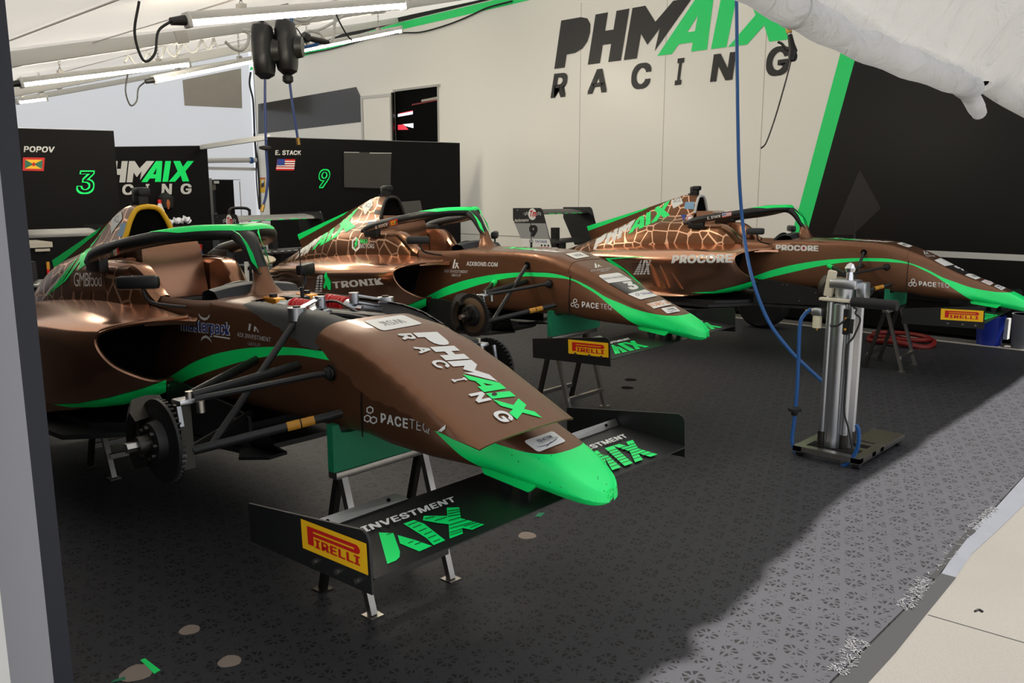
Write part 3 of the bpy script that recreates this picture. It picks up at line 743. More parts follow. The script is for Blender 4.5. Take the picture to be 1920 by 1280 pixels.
    for s in (-1, 1):
        b = B('steel'); b.prism([(.738, s * .735, .132), (.722, s * .735, .158), (.722, s * .41, .158), (.738, s * .37, .134)], (.005, 0, .003)); b.use('dark_void')
        for y in (.44, .66): b.cyl((.728, s * y, .146), (.738, s * y, .151), .006, n=8)
        b.build('flap', fw, 'bare aluminium flap strip')
        b = B('black_plastic')
        ep = [(1.041, .057), (1.038, .195), (1.030, .212), (1.012, .221), (.472, .167), (.472, .05)]
        b.prism([(x, s * .742, z) for x, z in ep], (0, s * .008, 0))
        if s < 0:
            pirelli(b, (.747, -.7512, .104), (1.032, -.7512, .108), (.746, -.7512, .187), (0, -.0008, 0))
            b.use('steel')
            for x in (.80, .90, .985): b.cyl((x, -.75, .079 if k != 1 else .108), (x, -.757, .079 if k != 1 else .108), .008, n=10)
        else:
            pirelli(b, (1.032, .7512, .108), (.747, .7512, .104), (1.031, .7512, .191), (0, .0008, 0))
        b.build('endplate', fw)
        b = B('black_plastic'); b.prism([(.86, s * .112, .185), (.89, s * .112, .118), (.92, s * .112, .112), (.935, s * .112, .16)], (0, -s * .012, 0)); b.prism([(.955, s * .106, .16), (.965, s * .106, .11), (.995, s * .106, .105), (1.0, s * .106, .15)], (0, -s * .012, 0)); b.build('pylon', fw)
    # ---- rear wing
    b = B('carbon')
    def rfoil(y, x0, x1, z0, z1, t):
        P = []
        for q in range(9): u = q / 8; P.append((x0 + (x1 - x0) * u, y, z0 + (z1 - z0) * u + t * math.sqrt(u + 1e-9) * (1 - u)))
        for q in range(8, -1, -1): u = q / 8; P.append((x0 + (x1 - x0) * u, y, z0 + (z1 - z0) * u - t * 1.1 * math.sqrt(u + 1e-9) * (1 - u)))
        return P
    b.grid([rfoil(y, -3.30, -3.56, .875, .925, .03) for y in np.linspace(-.455, .455, 9)], cap=True, closed=True)
    if k > 0:
        b.use('green_vinyl')
        for y0, y1 in ((-.3, -.2), (-.15, -.08), (.0, .05), (.12, .22), (.26, .31)): b.box((-3.3045, y0, .874), (-3.299, y1, .8815))
    rw = b.build('rear_wing', root)
    b = B('carbon'); b.grid([rfoil(y, -3.18, -3.42, .565, .60, .03) for y in np.linspace(-.45, .45, 7)], cap=True, closed=True)
    b.use('silver_vinyl')
    if k < 2:
        for j in range(11): y = -.38 + .075 * j; b.poly([(-3.19, y, .582), (-3.19, y + .04, .582), (-3.215, y + .052, .586), (-3.215, y + .012, .586)])
    b.build('beam_wing', rw)
    b = B('black_plastic'); b.box((-3.40, -.012, .40), (-3.30, .012, .57)); b.box((-3.48, -.03, .5), (-3.40, .03, .72)); b.build('wing_mount', rw)
    for s in (-1, 1):
        b = B('black_plastic')
        ep = [(-3.668, .943), (-3.29, .943), (-3.268, .93), (-3.255, .905), (-3.13, .517), (-3.50, .505), (-3.668, .82)]
        b.prism([(x, s * .457, z) for x, z in ep], (0, s * .008, 0))
        if s < 0 and k > 0:
            y = -.4662; e3 = lambda x, z, d=0: (x, y - d, z)
            if k == 2:
                b.use('grey_vinyl'); b.poly([e3(-3.645, .78), e3(-3.215, .78), e3(-3.164, .615), e3(-3.557, .615)])
                b.use('white_vinyl'); b.poly([e3(-3.557, .615), e3(-3.164, .615), e3(-3.135, .52), e3(-3.502, .51)])
                flat(b, text('9', .05), e3(-3.44, .635, .001), e3(-3.325, .635, .001), e3(-3.44, .762, .001), 'black_vinyl')
                flat(b, text('TATUUS', .03), e3(-3.36, .575, .001), e3(-3.20, .575, .001), e3(-3.36, .60, .001), 'blue_vinyl')
                flat(b, RINGS, e3(-3.44, .568, .001), e3(-3.385, .568, .001), e3(-3.44, .607, .001), 'dark_blue_vinyl')
                for x in (-3.27, -3.225, -3.18): flat(b, DISC, e3(x - .012, .535, .001), e3(x + .012, .535, .001), e3(x - .012, .558, .001), 'black_vinyl')
                b.use('red_vinyl'); b.poly([e3(-3.4, .52, .001), e3(-3.17, .525, .001), e3(-3.17, .53, .001), e3(-3.4, .525, .001)])
            flat(b, DISC, e3(-3.45, .815, .001), e3(-3.34, .815, .001), e3(-3.45, .94, .001), 'white_vinyl')
            for q in (-1, 1):
                for j in range(3):
                    for i in range(2): x = -3.395 + q * (.06 + .022 * j); z = .865 + .018 * i + (j % 2) * .009; b.use('white_vinyl'); b.poly([e3(x, z, .0012), e3(x + .012, z, .0012), e3(x + .012, z + .01, .0012), e3(x, z + .01, .0012)])
            flat(b, text('Tm', .035), e3(-3.44, .85, .002), e3(-3.345, .85, .002), e3(-3.425, .915, .002), 'red_vinyl')
            flat(b, text('Performance', .01), e3(-3.645, .79, .001), e3(-3.45, .80, .001), e3(-3.635, .825, .001), 'white_vinyl')
        b.use('steel')
        for x, z in ((-3.6, .92), (-3.52, .88)): b.cyl((x, s * .462, z), (x, s * .468, z), .008, n=8)
        b.build('endplate', rw)
    return root

# ------------------------------------------------------------------ livery marks
def proj(k, P):
    P = np.array(carM(k) @ Vector([float(q) for q in P])) if k is not None else np.array(P, float)
    d = P - CAM; x = cA * d[0] + sA * d[1]; y = -sA * d[0] + cA * d[1]; z = d[2]
    Y = y * math.cos(PITCH) - z * math.sin(PITCH); Z = y * math.sin(PITCH) + z * math.cos(PITCH)
    return (960 + x / Y * F, 640 - Z / Y * F)
def pp(pts, ox=0, oy=0, s=1.0):
    """polygon(s) in photo pixels -> (shape, quad)"""
    polys = pts if isinstance(pts[0][0], (tuple, list)) else [pts]
    polys = [[(ox + x / s, oy + y / s) for x, y in p] for p in polys]
    A = np.array([q for p in polys for q in p]); lo, hi = A.min(0), A.max(0)
    sh = shape([[((x - lo[0]) / (hi[0] - lo[0]), (hi[1] - y) / (hi[1] - lo[1])) for x, y in p] for p in polys], False)
    return sh, [(lo[0], hi[1]), (hi[0], hi[1]), (hi[0], lo[1]), (lo[0], lo[1])]
def sub(q, u0, v0, u1, v1):
    H = homog(SQ, q); f = lambda u, v: tuple((H @ [u, v, 1])[:2] / (H @ [u, v, 1])[2]); return [f(u0, v0), f(u1, v0), f(u1, v1), f(u0, v1)]
def spaced(s, q, m, wfrac=.085, bold=.03, font='inter'):
    out = []; n = len(s)
    for i, ch in enumerate(s):
        wd = wfrac * (.36 if ch == 'I' else 1.08 if ch in 'CG' else 1); c = wfrac / 2 + (1 - wfrac) * i / (n - 1)
        out.append((text(ch, bold, 1, font), sub(q, c - wd / 2, 0, c + wd / 2, 1), m))
    return out
def px4(ox, oy, s, *pts): return [(ox + x / s, oy + y / s) for x, y in pts]
def hexes(cs, r): return [(HEXR, [(x - r, y + r), (x + r, y + r), (x + r, y - r), (x - r, y - r)], 'white_vinyl') for x, y in cs]
def paceteq(h, r, q1, q2): return hexes(h, r) + [(text('PACE', .03, 1.08), q1, 'white_vinyl'), (text('TEQ', -.004, 1.05), q2, 'silver_vinyl')]
def flag_us(q):
    o = [(SOLID, q, 'red_vinyl', .003)]
    for j in range(4): o.append((SOLID, sub(q, 0, .14 + .2 * j, 1, .24 + .2 * j), 'white_vinyl', .004))
    return o + [(SOLID, sub(q, 0, .45, .42, 1), 'blue_vinyl', .005)]
def flag_gd(q):
    return [(SOLID, q, 'red_vinyl', .003), (SOLID, sub(q, .1, .16, .9, .84), 'yellow_vinyl', .004), (shape([[(0, 0), (.5, .5), (0, 1)]], False), sub(q, .1, .16, .9, .84), 'teal_vinyl', .005),
            (shape([[(1, 0), (.5, .5), (1, 1)]], False), sub(q, .1, .16, .9, .84), 'teal_vinyl', .005), (DISC, sub(q, .42, .36, .58, .64), 'red_vinyl', .006)]
def aci(quad, tq): return [(SOLID, quad, 'white_vinyl'), (text('ACI', -.002), tq, 'dark_blue_vinyl', .003)]
def fia(q): return [(ROUND, q, 'white_vinyl'), (text('FIA ACTION', .012), sub(q, .3, .56, .78, .78), 'dark_blue_vinyl', .003), (text('FOR ROAD SAFETY', -.006), sub(q, .28, .42, .92, .56), 'grey_vinyl', .003),
                    (shape([[(.0, .6), (.12, .3), (.4, .16), (.75, .45), (1, .95), (.7, .55), (.4, .3), (.15, .4)]], False), sub(q, .1, .14, .95, .5), 'dark_blue_vinyl', .003), (shape([[(.0, .0), (.12, 0), (1, .9), (.9, .9)]], False), sub(q, .3, .1, .62, .36), 'dark_blue_vinyl', .0035)]
def spine(q): return [(PHM, q, 'white_vinyl'), (AIX, q, 'green_vinyl')]
R1 = (440, 900, 4)
def wing_marks(k):
    # measured on the nearest car, carried over to the others in car coordinates
    aq = [(726.3, 1058), (902.5, 993), (862.5, 951.3), (710, 998.8)]; iq = [(683.8, 1003), (856.3, 943.8), (848.8, 935), (675, 993)]
    A = [cpt(0, *q, 2, z) for q, z in zip(aq, (.118, .118, .132, .132))]; I = [cpt(0, *q, 2, z) for q, z in zip(iq, (.133, .133, .135, .135))]
    dy = cpt(0, 1188.8, 828, 2, .132)[1] - A[2][1]; o = []
    def P(Q, d): return [proj(k, np.array(p) + [0, d, 0]) for p in Q]
    if k == 0:
        tr = [[(1080, 395), (1190, 400), (1240, 540), (1236, 580), (1212, 605), (1145, 632)], [(1222, 415), (1360, 455), (1480, 497), (1385, 538), (1240, 478)],
              [(1265, 330), (1345, 303), (1420, 330), (1580, 455), (1492, 492), (1440, 440)], [(1590, 210), (1685, 208), (1697, 290), (1872, 337), (1780, 377), (1705, 362), (1712, 405), (1612, 443), (1605, 335), (1520, 325), (1412, 305), (1418, 272), (1595, 272)]]
        for t in tr: o.append((*pp(t, *R1), 'green_vinyl'))
        for (x0, y0, x1, y1) in ((1140, 412, 1176, 398), (1300, 476, 1340, 460), (1350, 486, 1400, 468), (1300, 342, 1375, 312), (1335, 362, 1400, 335), (1380, 388, 1440, 364), (1420, 412, 1480, 388), (1450, 440, 1510, 416), (1490, 468, 1540, 448), (1600, 238, 1690, 224), (1600, 258, 1694, 240), (1425, 296, 1500, 280), (1500, 312, 1590, 284), (1600, 278, 1698, 262), (1604, 312, 1700, 285), (1610, 345, 1760, 300), (1612, 372, 1800, 318), (1614, 402, 1715, 372), (1615, 422, 1715, 390), (1720, 355, 1830, 325), (1765, 368, 1850, 335)):
            o.append((*pp([(x0, y0), (x1, y1), (x1, y1 + 5), (x0, y0 + 5)], *R1), 'black_vinyl', .0032))
    else: o.append((AIXM, P(A, 0), 'green_vinyl'))
    q = P(A, dy); o.append((AIXM, q, 'green_vinyl'))
    for qq in ([q] if k == 0 else [q, P(A, 0)]):
        for j in range(6): o.append((SOLID, sub(qq, .1, .12 + .13 * j, 1, .145 + .13 * j), 'black_vinyl', .0032))
    o.append((text('INVESTMENT', .028), P(I, 0), 'white_vinyl')); o.append((text('INVESTMENT', .028), P(I, dy), 'white_vinyl'))
    return o
# hatch lettering measured on the hatch that lies on the nearest car
LS = .961
_c = Vector((2.646, -1.965, 1.007))     # the hatch lies tilted and slid towards the open side
LIDM = Matrix.Translation(_c + (Vector((.677, -.142, .533)) - _c) * LS) @ Matrix.Rotation(3.19, 4, 'Z') @ Matrix.Rotation(-.5, 4, 'Y') @ Matrix.Rotation(.02, 4, 'X') @ Matrix.Scale(LS, 4) @ Matrix.Translation((0, 0, -.65))
def loose_lid(): return lid_builder(1.055)
LQ = px4(680, 570, 4.414, (413, 242), (1290, 970), (1484, 945), (614, 233))
RQ = px4(680, 570, 4.414, (286, 252), (1150, 990), (1262, 958), (395, 246))
WQ = [(754.8, 590.4), (681, 602), (717.4, 621), (793.3, 607.4)]
def lid_marks_first():
    o = [(ROUND, WQ, 'white_vinyl'), (text('WSK', .02), sub(WQ, .25, .3, .8, .7), 'grey_vinyl', .003), (PHM, LQ, 'white_vinyl'), (AIX, LQ, 'green_vinyl')] + spaced('RACING', RQ, 'white_vinyl', .085)
    o += [(DISC, px4(680, 570, 4.414, (1065, 765), (1110, 765), (1110, 738), (1065, 738)), 'black_vinyl', .004)]
    o += [(*pp([(690, 1000), (690, 1030), (625, 1083), (603, 1070)], 680, 570, 4.414), 'silver_vinyl'), (*pp([(670, 1065), (688, 1075), (697, 1100), (715, 1090), (717, 1128), (705, 1130), (668, 1105)], 680, 570, 4.414), 'silver_vinyl')]
    return o
def lid_marks_other(k):
    Mw = carM(0) @ LIDM; bl = loose_lid(); bv = bl.bvh(); Mi = Mw.inverted()
    def carry(q):
        out = []
        for u, v in q:
            h = bv.ray_cast(Mi @ Vector(CAM), (Mi.to_3x3() @ Vector(ray(u, v))).normalized())[0]
            out.append(proj(k, h) if h is not None else None)
        return out
    a, r, wq = carry(LQ), carry(RQ), carry(sub(WQ, .06, .06, .94, .94)); bl.bm.free(); o = []
    if None not in a: o += [(PHM, a, 'white_vinyl'), (AIX, a, 'green_vinyl')]
    if None not in r: o += spaced('RACING', r, 'white_vinyl', .085)
    if None not in wq: o += [(ROUND, wq, 'white_vinyl'), (text('WSK', .02), sub(wq, .25, .3, .8, .7), 'grey_vinyl', .003)]
    return o
Z6 = (1040, 470, 7.385); Z4 = (1560, 420, 4.572)
cfg0 = dict(hatch=False, gills=False, disc='black_disc', hoop='yellow_vinyl', hoop_label='yellow roll hoop around the air intake', wing=wing_marks(0),
    tub=[(text('masterpack', .05, 1.0), [(339.8, 626), (432.6, 635.6), (432.6, 604.3), (339.8, 594.9)], 'silver_vinyl'), (text('masterpack', .022), [(341.4, 624.6), (431, 634), (431, 605.7), (341.4, 596.3)], 'blue_vinyl', .0035),
         (*pp([(885, 165), (915, 205), (955, 222), (990, 212), (1017, 178), (1012, 215), (985, 245), (950, 252), (910, 230), (888, 190)], 230, 560, 6.194), 'silver_vinyl'),
         (*pp([(910, 490), (930, 440), (970, 422), (1010, 445), (1045, 512), (1010, 475), (975, 452), (940, 462)], 230, 560, 6.194), 'silver_vinyl'),
         (SOLID, [(401, 631), (432, 636), (432, 633), (401, 628)], 'silver_vinyl'),
         (text('AIX INVESTMENT', .004), [(445.6, 630.3), (508.6, 640.8), (508.9, 632.6), (446, 622.6)], 'silver_vinyl'), (text('GROUP', .0), [(465, 646.4), (489.3, 649.8), (489.5, 643.6), (465.5, 640.3)], 'grey_vinyl'),
         (*pp([(466.6, 619), (469.8, 620), (472.3, 607.5), (468.2, 606)]), 'silver_vinyl'), (*pp([(477, 621), (479.5, 621.7), (481.5, 615), (485, 622.8), (487, 623), (482, 613), (478, 611)]), 'silver_vinyl')],
    nose=paceteq([(694.3, 768.3), (689.6, 784.1), (701.3, 787.1)], 7.6, [(714.8, 791.9), (765.8, 803.6), (765.8, 784.5), (714.8, 773.4)], [(768.5, 803.6), (806, 813.7), (806, 793), (768.5, 784.1)])
         + fia([(1009.3, 848.3), (1061.3, 828), (1036.3, 808.8), (981.8, 827.5)]),
    hatch_marks=[], pod=[(*pp([(220, 1150), (500, 1140), (850, 1075), (1200, 980), (1462, 885), (1462, 1015), (1250, 1095), (1000, 1150), (700, 1180), (400, 1180)], 60, 560, 5.819), 'green_vinyl')],
    cover=[(ROUND, [(131, 546), (200, 546), (197, 506), (133, 508)], 'brown_satin'), (text('GMBfood', -.004, .9, 'b'), [(139, 537), (191.2, 537), (191.2, 511), (139, 511)], 'silver_vinyl'), *spine([(74, 567), (193, 470), (203, 420), (97, 536)]),
           *aci([(209.2, 438.3), (230, 410), (228.3, 395.8), (208.3, 411.7)], [(213.3, 418.3), (224, 417), (224, 404), (216, 405)]), (SOLID, [(220.8, 442.5), (237.5, 444.2), (243.3, 419.2), (228.3, 418.3)], 'sky_blue_vinyl')],
    halo=[(text('O. LARINI', .02), [(186.3, 489.8), (207, 481), (206.7, 473.2), (185.2, 481.6)], 'white_vinyl'), (SOLID, [(209, 485), (214.5, 483), (213, 469), (208, 471)], 'teal_vinyl'), (SOLID, [(214.5, 483), (221, 480), (220, 465), (213, 469)], 'white_vinyl'), (SOLID, [(221, 480), (226, 478), (223.5, 463), (220, 465)], 'red_vinyl')])
cfg1 = dict(hatch=True, gills=False, disc='bronze_disc', hoop='black_plastic', wing=wing_marks(1), hatch_marks=lid_marks_other(1),
    tub=[(text('AIX INVESTMENT', .006), [(833, 510.2), (877.5, 512.2), (877.5, 507), (833, 505)], 'silver_vinyl'), (text('GROUP', .0), [(847, 518), (864.2, 518.4), (864.2, 513.6), (847, 513.2)], 'silver_vinyl'),
         (MARK, [(848.3, 503), (861.7, 503.3), (861.7, 486), (848.3, 485.8)], 'white_vinyl'), (text('AIXBOND.COM', .02), [(875, 498), (933.3, 499.7), (933.7, 491.7), (875.3, 490)], 'white_vinyl')],
    nose=paceteq([(1078.6, 563.7), (1074.1, 570.9), (1082.2, 573.2)], 4.2, [(1091.2, 575.6), (1122.9, 579), (1122.9, 568.5), (1091.2, 564.8)], [(1126, 579), (1147, 581.7), (1147, 571.6), (1126, 568.9)])
         + [(text('AIX INVESTMENT', .004), px4(*Z6, (503, 292), (795, 248), (785, 232), (495, 272)), 'silver_vinyl'), (text('GROUP'), px4(*Z6, (640, 297), (752, 280), (745, 262), (632, 278)), 'silver_vinyl'), (MARK, px4(*Z6, (558, 243), (655, 225), (615, 180), (512, 178)), 'white_vinyl'),
            (shape([[(0, 0), (1, 0), (1, .9), (.95, 1), (.12, 1), (0, .86)]], False), px4(*Z6, (745, 452), (1070, 412), (880, 305), (590, 345)), 'white_vinyl'), (text('BREDA RACING', .01), px4(*Z6, (672, 410), (975, 370), (952, 345), (650, 385)), 'grey_vinyl', .003),
            (SOLID, px4(*Z6, (1010, 605), (1245, 540), (1070, 412), (745, 452)), 'dark_vinyl'), (text('3', .05), px4(*Z6, (1050, 552), (1178, 524), (1058, 426), (926, 440)), 'white_vinyl', .003),
            (shape([[(.05, 0), (.95, 0), (1, .12), (1, 1), (0, 1), (0, .12)]], False), px4(*Z6, (1185, 682), (1430, 628), (1245, 540), (1010, 605)), 'white_vinyl'), (text('TATUUS', .02), px4(*Z6, (1212, 618), (1362, 600), (1328, 578), (1175, 594)), 'blue_vinyl', .003), (RINGS, px4(*Z6, (1140, 635), (1185, 622), (1150, 590), (1105, 605)), 'dark_blue_vinyl', .003),
            (SOLID, px4(*Z6, (1375, 805), (1620, 750), (1510, 690), (1275, 740)), 'white_vinyl'), (text('EURO 4', .012), px4(*Z6, (1345, 782), (1590, 738), (1530, 702), (1290, 742)), 'orange_vinyl', .003)]
         + fia(px4(*Z6, (1560, 875), (1740, 845), (1660, 780), (1468, 805))),
    pod=[(text('TRONIK', .035), [(624.7, 541), (719.5, 533.2), (715.4, 520.5), (623, 528.2)], 'silver_vinyl'), (*pp([(450, 645), (462, 560), (478, 552), (492, 552), (488, 645)], 440, 330, 2.977), 'silver_vinyl')]
        + [(*pp([(448, y), (490, y), (490, y + 4), (448, y + 4)], 440, 330, 2.977), 'black_vinyl', .003) for y in (575, 590, 604, 618, 632)]
        + [(*pp([(468, 640), (476, 556), (480, 556), (474, 640)], 440, 330, 2.977), 'black_vinyl', .003), (*pp([(513, 533), (520, 560), (538, 590), (538, 636), (524, 632), (512, 605), (506, 630), (497, 620), (506, 580), (500, 558)], 440, 330, 2.977), 'green_vinyl'),
           (*pp([(690, 590), (725, 581), (770, 570), (798.6, 558.6), (798.6, 573.2), (770, 586), (735, 590), (700, 592)]), 'green_vinyl')],
    cover=[(text('MAX', .02), [(676.3, 455.8), (690, 455.8), (690, 448), (676.3, 448)], 'green_vinyl'), (text('MOTORS', .004), [(675.8, 465.3), (702, 465.3), (702, 456.7), (675.8, 456.7)], 'white_vinyl'),
           (HEXR, [(659, 472), (676, 472), (676, 443.5), (659, 443.5)], 'white_vinyl'), (shape([[(.1, 0), (.45, .5), (.25, .48), (.75, 1), (.9, 1), (.62, .58), (.85, .6)]], False), [(662, 469), (673, 469), (673, 446), (662, 446)], 'green_vinyl', .004),
           *spine([(554.2, 485.8), (671, 423), (673, 389), (570, 462)]), *aci([(684.4, 403), (699.8, 384.8), (696.8, 373), (679, 386.3)], [(684.4, 389.6), (695.4, 388.8), (695.6, 381.2), (686.4, 381.2)]),
           (*pp([(570, 570), (595, 465), (728, 465), (705, 570)], 660, 360, 13.71), 'black_vinyl'), (SOLID, [(689, 426), (698, 425), (700, 416), (691, 416)], 'blue_vinyl'), (DISC, [(699, 426.5), (711.4, 426.5), (711.4, 414.2), (699, 414.2)], 'white_vinyl'), (RINGS, [(700, 425.5), (710.4, 425.5), (710.4, 415.2), (700, 415.2)], 'red_vinyl', .003)],
    halo=[(text('M. POPOV', .03), [(704.1, 429.3), (726.7, 423.5), (728.2, 416.2), (703.8, 423.5)], 'white_vinyl')] + [(a, q, m) for a, q, m, o in flag_gd([(730.4, 424.2), (745.7, 420.2), (745.3, 410.3), (729.3, 415)])])
cfg2 = dict(hatch=True, gills=True, disc='bronze_disc', hoop='silver_vinyl', hoop_label='silver trimmed roll hoop', wing=wing_marks(2), hatch_marks=lid_marks_other(2),
    tub=[(text('PROCORE', .045, .98), [(1454.2, 469.2), (1534.6, 471), (1534.6, 460.3), (1455, 458.6)], 'white_vinyl'), (shape([circle(n=6)], False), [(1503.2, 467), (1508.4, 467), (1508.4, 462.4), (1503.2, 462.4)], 'red_vinyl')],
    nose=paceteq([(1712, 526), (1707, 532.7), (1715.4, 533)], 4.3, [(1723, 535), (1755.5, 538.4), (1755.5, 529.4), (1723, 526.6)], [(1758, 538.4), (1779.6, 540.4), (1779.6, 530.8), (1758, 529.6)])
         + [(SOLID, px4(*Z4, (965, 362), (1045, 350), (930, 293), (875, 312)), 'white_vinyl'), (SOLID, px4(*Z4, (1140, 440), (1215, 408), (1045, 350), (965, 362)), 'dark_vinyl'), (text('9', .05), px4(*Z4, (1115, 407), (1157, 388), (1075, 348), (1034, 360)), 'white_vinyl', .003),
            (SOLID, px4(*Z4, (1230, 477), (1292, 460), (1200, 408), (1138, 440)), 'white_vinyl'), (text('TATUUS', .01), px4(*Z4, (1222, 460), (1262, 446), (1230, 430), (1185, 444)), 'grey_vinyl', .003), (SOLID, px4(*Z4, (1350, 528), (1395, 505), (1310, 478), (1275, 495)), 'white_vinyl'), (text('EURO 4'), px4(*Z4, (1345, 520), (1382, 505), (1320, 484), (1290, 496)), 'pink_vinyl', .003),
            (text('AIX INVESTMENT', .0), px4(*Z4, (812, 285), (890, 283), (872, 268), (795, 268)), 'silver_vinyl'), (MARK, px4(*Z4, (790, 262), (838, 262), (815, 232), (768, 232)), 'silver_vinyl')]
         + fia(px4(*Z4, (1450, 570), (1490, 550), (1420, 522), (1385, 535))),
    pod=[(text('PROCORE', .045, .98), [(1258.6, 493.6), (1373.5, 492.2), (1373.5, 476.1), (1262, 478.5)], 'white_vinyl'), (AIXM, [(1187.6, 514.7), (1218.1, 514), (1221.4, 487.3), (1195.7, 487.6)], 'silver_vinyl')]
        + [(SOLID, [(1186, y), (1222, y - .4), (1222, y - 1.3), (1186, y - .9)], 'black_vinyl', .003) for y in (511, 507, 503, 499, 495)]
        + [(*pp([(820, 410), (1070, 395), (1320, 335), (1535, 270), (1535, 335), (1430, 378), (1330, 400), (1060, 418), (900, 415)], 1160, 480, 6), 'green_vinyl'), (*pp([(705, 105), (760, 110), (930, 220), (1010, 280), (1250, 505), (1225, 505), (990, 290), (920, 245), (800, 190)], 1040, 470, 7.385), 'green_vinyl'), (*pp([(705, 104), (1230, 76), (1235, 84), (760, 118)], 1040, 470, 7.385), 'green_vinyl')],
    cover=[*spine([(1111.7, 469), (1259, 402), (1257, 375.5), (1121, 441)]), *aci([(1262.6, 391), (1281.1, 381), (1275.4, 367.6), (1257.6, 373.7)], [(1262, 380.8), (1275.8, 377.4), (1275.4, 370.7), (1263.4, 374.2)]), (SOLID, [(1282.7, 391.6), (1301.2, 391.9), (1302.1, 378.2), (1284.9, 378.7)], 'sky_blue_vinyl'),
           (*pp([(1276.3, 402.2), (1287.5, 402.2), (1282, 415.6)]), 'blue_vinyl'), (DISC, [(1287, 415.5), (1300.5, 415.5), (1300.5, 403), (1287, 403)], 'white_vinyl'), (RINGS, [(1288, 414.5), (1299.5, 414.5), (1299.5, 404), (1288, 404)], 'red_vinyl', .003)],
    halo=[(text('E. STACK', .03), [(1326.7, 411.8), (1351.1, 406.7), (1351.1, 402.2), (1326.2, 406.7)], 'white_vinyl')] + [(a, q, m) for a, q, m, o in flag_us([(1354.2, 407.9), (1371.4, 404.4), (1371.7, 397.6), (1354.2, 400.1)])])

# ================================================================== SETTING
def add_floor():
    m = mat('mat_tiles', rgb(58, 58, 60), .62, spec=.35); b_ = m.node_tree.nodes['Principled BSDF']
    tc = N(m, 'ShaderNodeTexCoord'); sp = N(m, 'ShaderNodeSeparateXYZ'); LK(m, tc.outputs['Object'], sp.inputs[0])
    masks = None
    for ang, fr in ((0, 1 / .052), (90, 1 / .052), (45, 1 / .0368), (135, 1 / .0368), (22.5, 1 / .096), (67.5, 1 / .096), (112.5, 1 / .096), (157.5, 1 / .096)):
        a = math.radians(ang)
        d = math_node(m, 'ADD', math_node(m, 'MULTIPLY', sp.outputs[0], math.cos(a) * fr), math_node(m, 'MULTIPLY', sp.outputs[1], math.sin(a) * fr))
        q = math_node(m, 'ABSOLUTE', math_node(m, 'SUBTRACT', math_node(m, 'FRACT', d), .5))
        k = math_node(m, 'GREATER_THAN', q, .5 - .098)
        masks = k if masks is None else math_node(m, 'MAXIMUM', masks, k)
    nz = N(m, 'ShaderNodeTexNoise'); nz.inputs['Scale'].default_value = 1.3; nz.inputs['Detail'].default_value = 6; LK(m, tc.outputs['Object'], nz.inputs['Vector'])
    n2 = N(m, 'ShaderNodeTexNoise'); n2.inputs['Scale'].default_value = 90; LK(m, tc.outputs['Object'], n2.inputs['Vector'])
    A = N(m, 'ShaderNodeMix', data_type='RGBA'); A.inputs['A'].default_value = rgb(14, 14, 16); A.inputs['B'].default_value = rgb(50, 50, 54); LK(m, masks, A.inputs['Factor'])
    # each 0.4 m tile a touch different, scuffs
    sn = N(m, 'ShaderNodeTexVoronoi'); sn.inputs['Scale'].default_value = 2.5; sn.inputs['Randomness'].default_value = 0; LK(m, tc.outputs['Object'], sn.inputs['Vector'])
    sc_ = math_node(m, 'ADD', .82, math_node(m, 'MULTIPLY', nz.outputs[0], .38))
    Bm = N(m, 'ShaderNodeMix', data_type='RGBA', blend_type='MULTIPLY'); Bm.inputs['Factor'].default_value = 1; LK(m, A.outputs['Result'], Bm.inputs['A'])
    cmb = N(m, 'ShaderNodeCombineColor'); [LK(m, sc_, cmb.inputs[i]) for i in range(3)]; LK(m, cmb.outputs[0], Bm.inputs['B']); LK(m, Bm.outputs['Result'], b_.inputs['Base Color'])
    bp = N(m, 'ShaderNodeBump'); bp.inputs['Strength'].default_value = .4; bp.inputs['Distance'].default_value = .003; LK(m, masks, bp.inputs['Height']); LK(m, bp.outputs[0], b_.inputs['Normal'])
    c = mat('concrete', rgb(196, 188, 176), .85, spec=.2); b_ = c.node_tree.nodes['Principled BSDF']
    tc = N(c, 'ShaderNodeTexCoord'); n1 = N(c, 'ShaderNodeTexNoise'); n1.inputs['Scale'].default_value = 160; n1.inputs['Detail'].default_value = 3; LK(c, tc.outputs['Object'], n1.inputs['Vector'])
    n3 = N(c, 'ShaderNodeTexNoise'); n3.inputs['Scale'].default_value = 1.2; LK(c, tc.outputs['Object'], n3.inputs['Vector'])
    f = math_node(c, 'ADD', math_node(c, 'MULTIPLY', n1.outputs[0], .6), math_node(c, 'MULTIPLY', n3.outputs[0], .4))
    A = N(c, 'ShaderNodeMix', data_type='RGBA'); A.inputs['A'].default_value = rgb(83, 80, 76); A.inputs['B'].default_value = rgb(110, 107, 102); LK(c, f, A.inputs['Factor']); LK(c, A.outputs['Result'], b_.inputs['Base Color'])
    sc = mat('scuff_white', rgb(104, 104, 106), .7); sc.use_nodes = True
    mat('mat_edging', rgb(84, 86, 92), .55); add_noise(MT['mat_edging'], 8, .15); mat('mat_seam', rgb(40, 40, 40), .8); mat('hole_concrete', rgb(150, 136, 124), .9)
add_floor()
b = B('concrete'); b.poly([(-20, -14, -.02), (14, -14, -.02), (14, 14, -.02), (-20, 14, -.02)])
b.use('mat_seam'); p0, p1 = onz(1740, 1152, -.019), onz(1920, 1204, -.019); d = unit(p1 - p0); nn = np.array([-d[1], d[0], 0]) * .003
b.poly([p0 - nn, p1 + d * 8 - nn, p1 + d * 8 + nn, p0 + nn])
struct(b, 'ground')
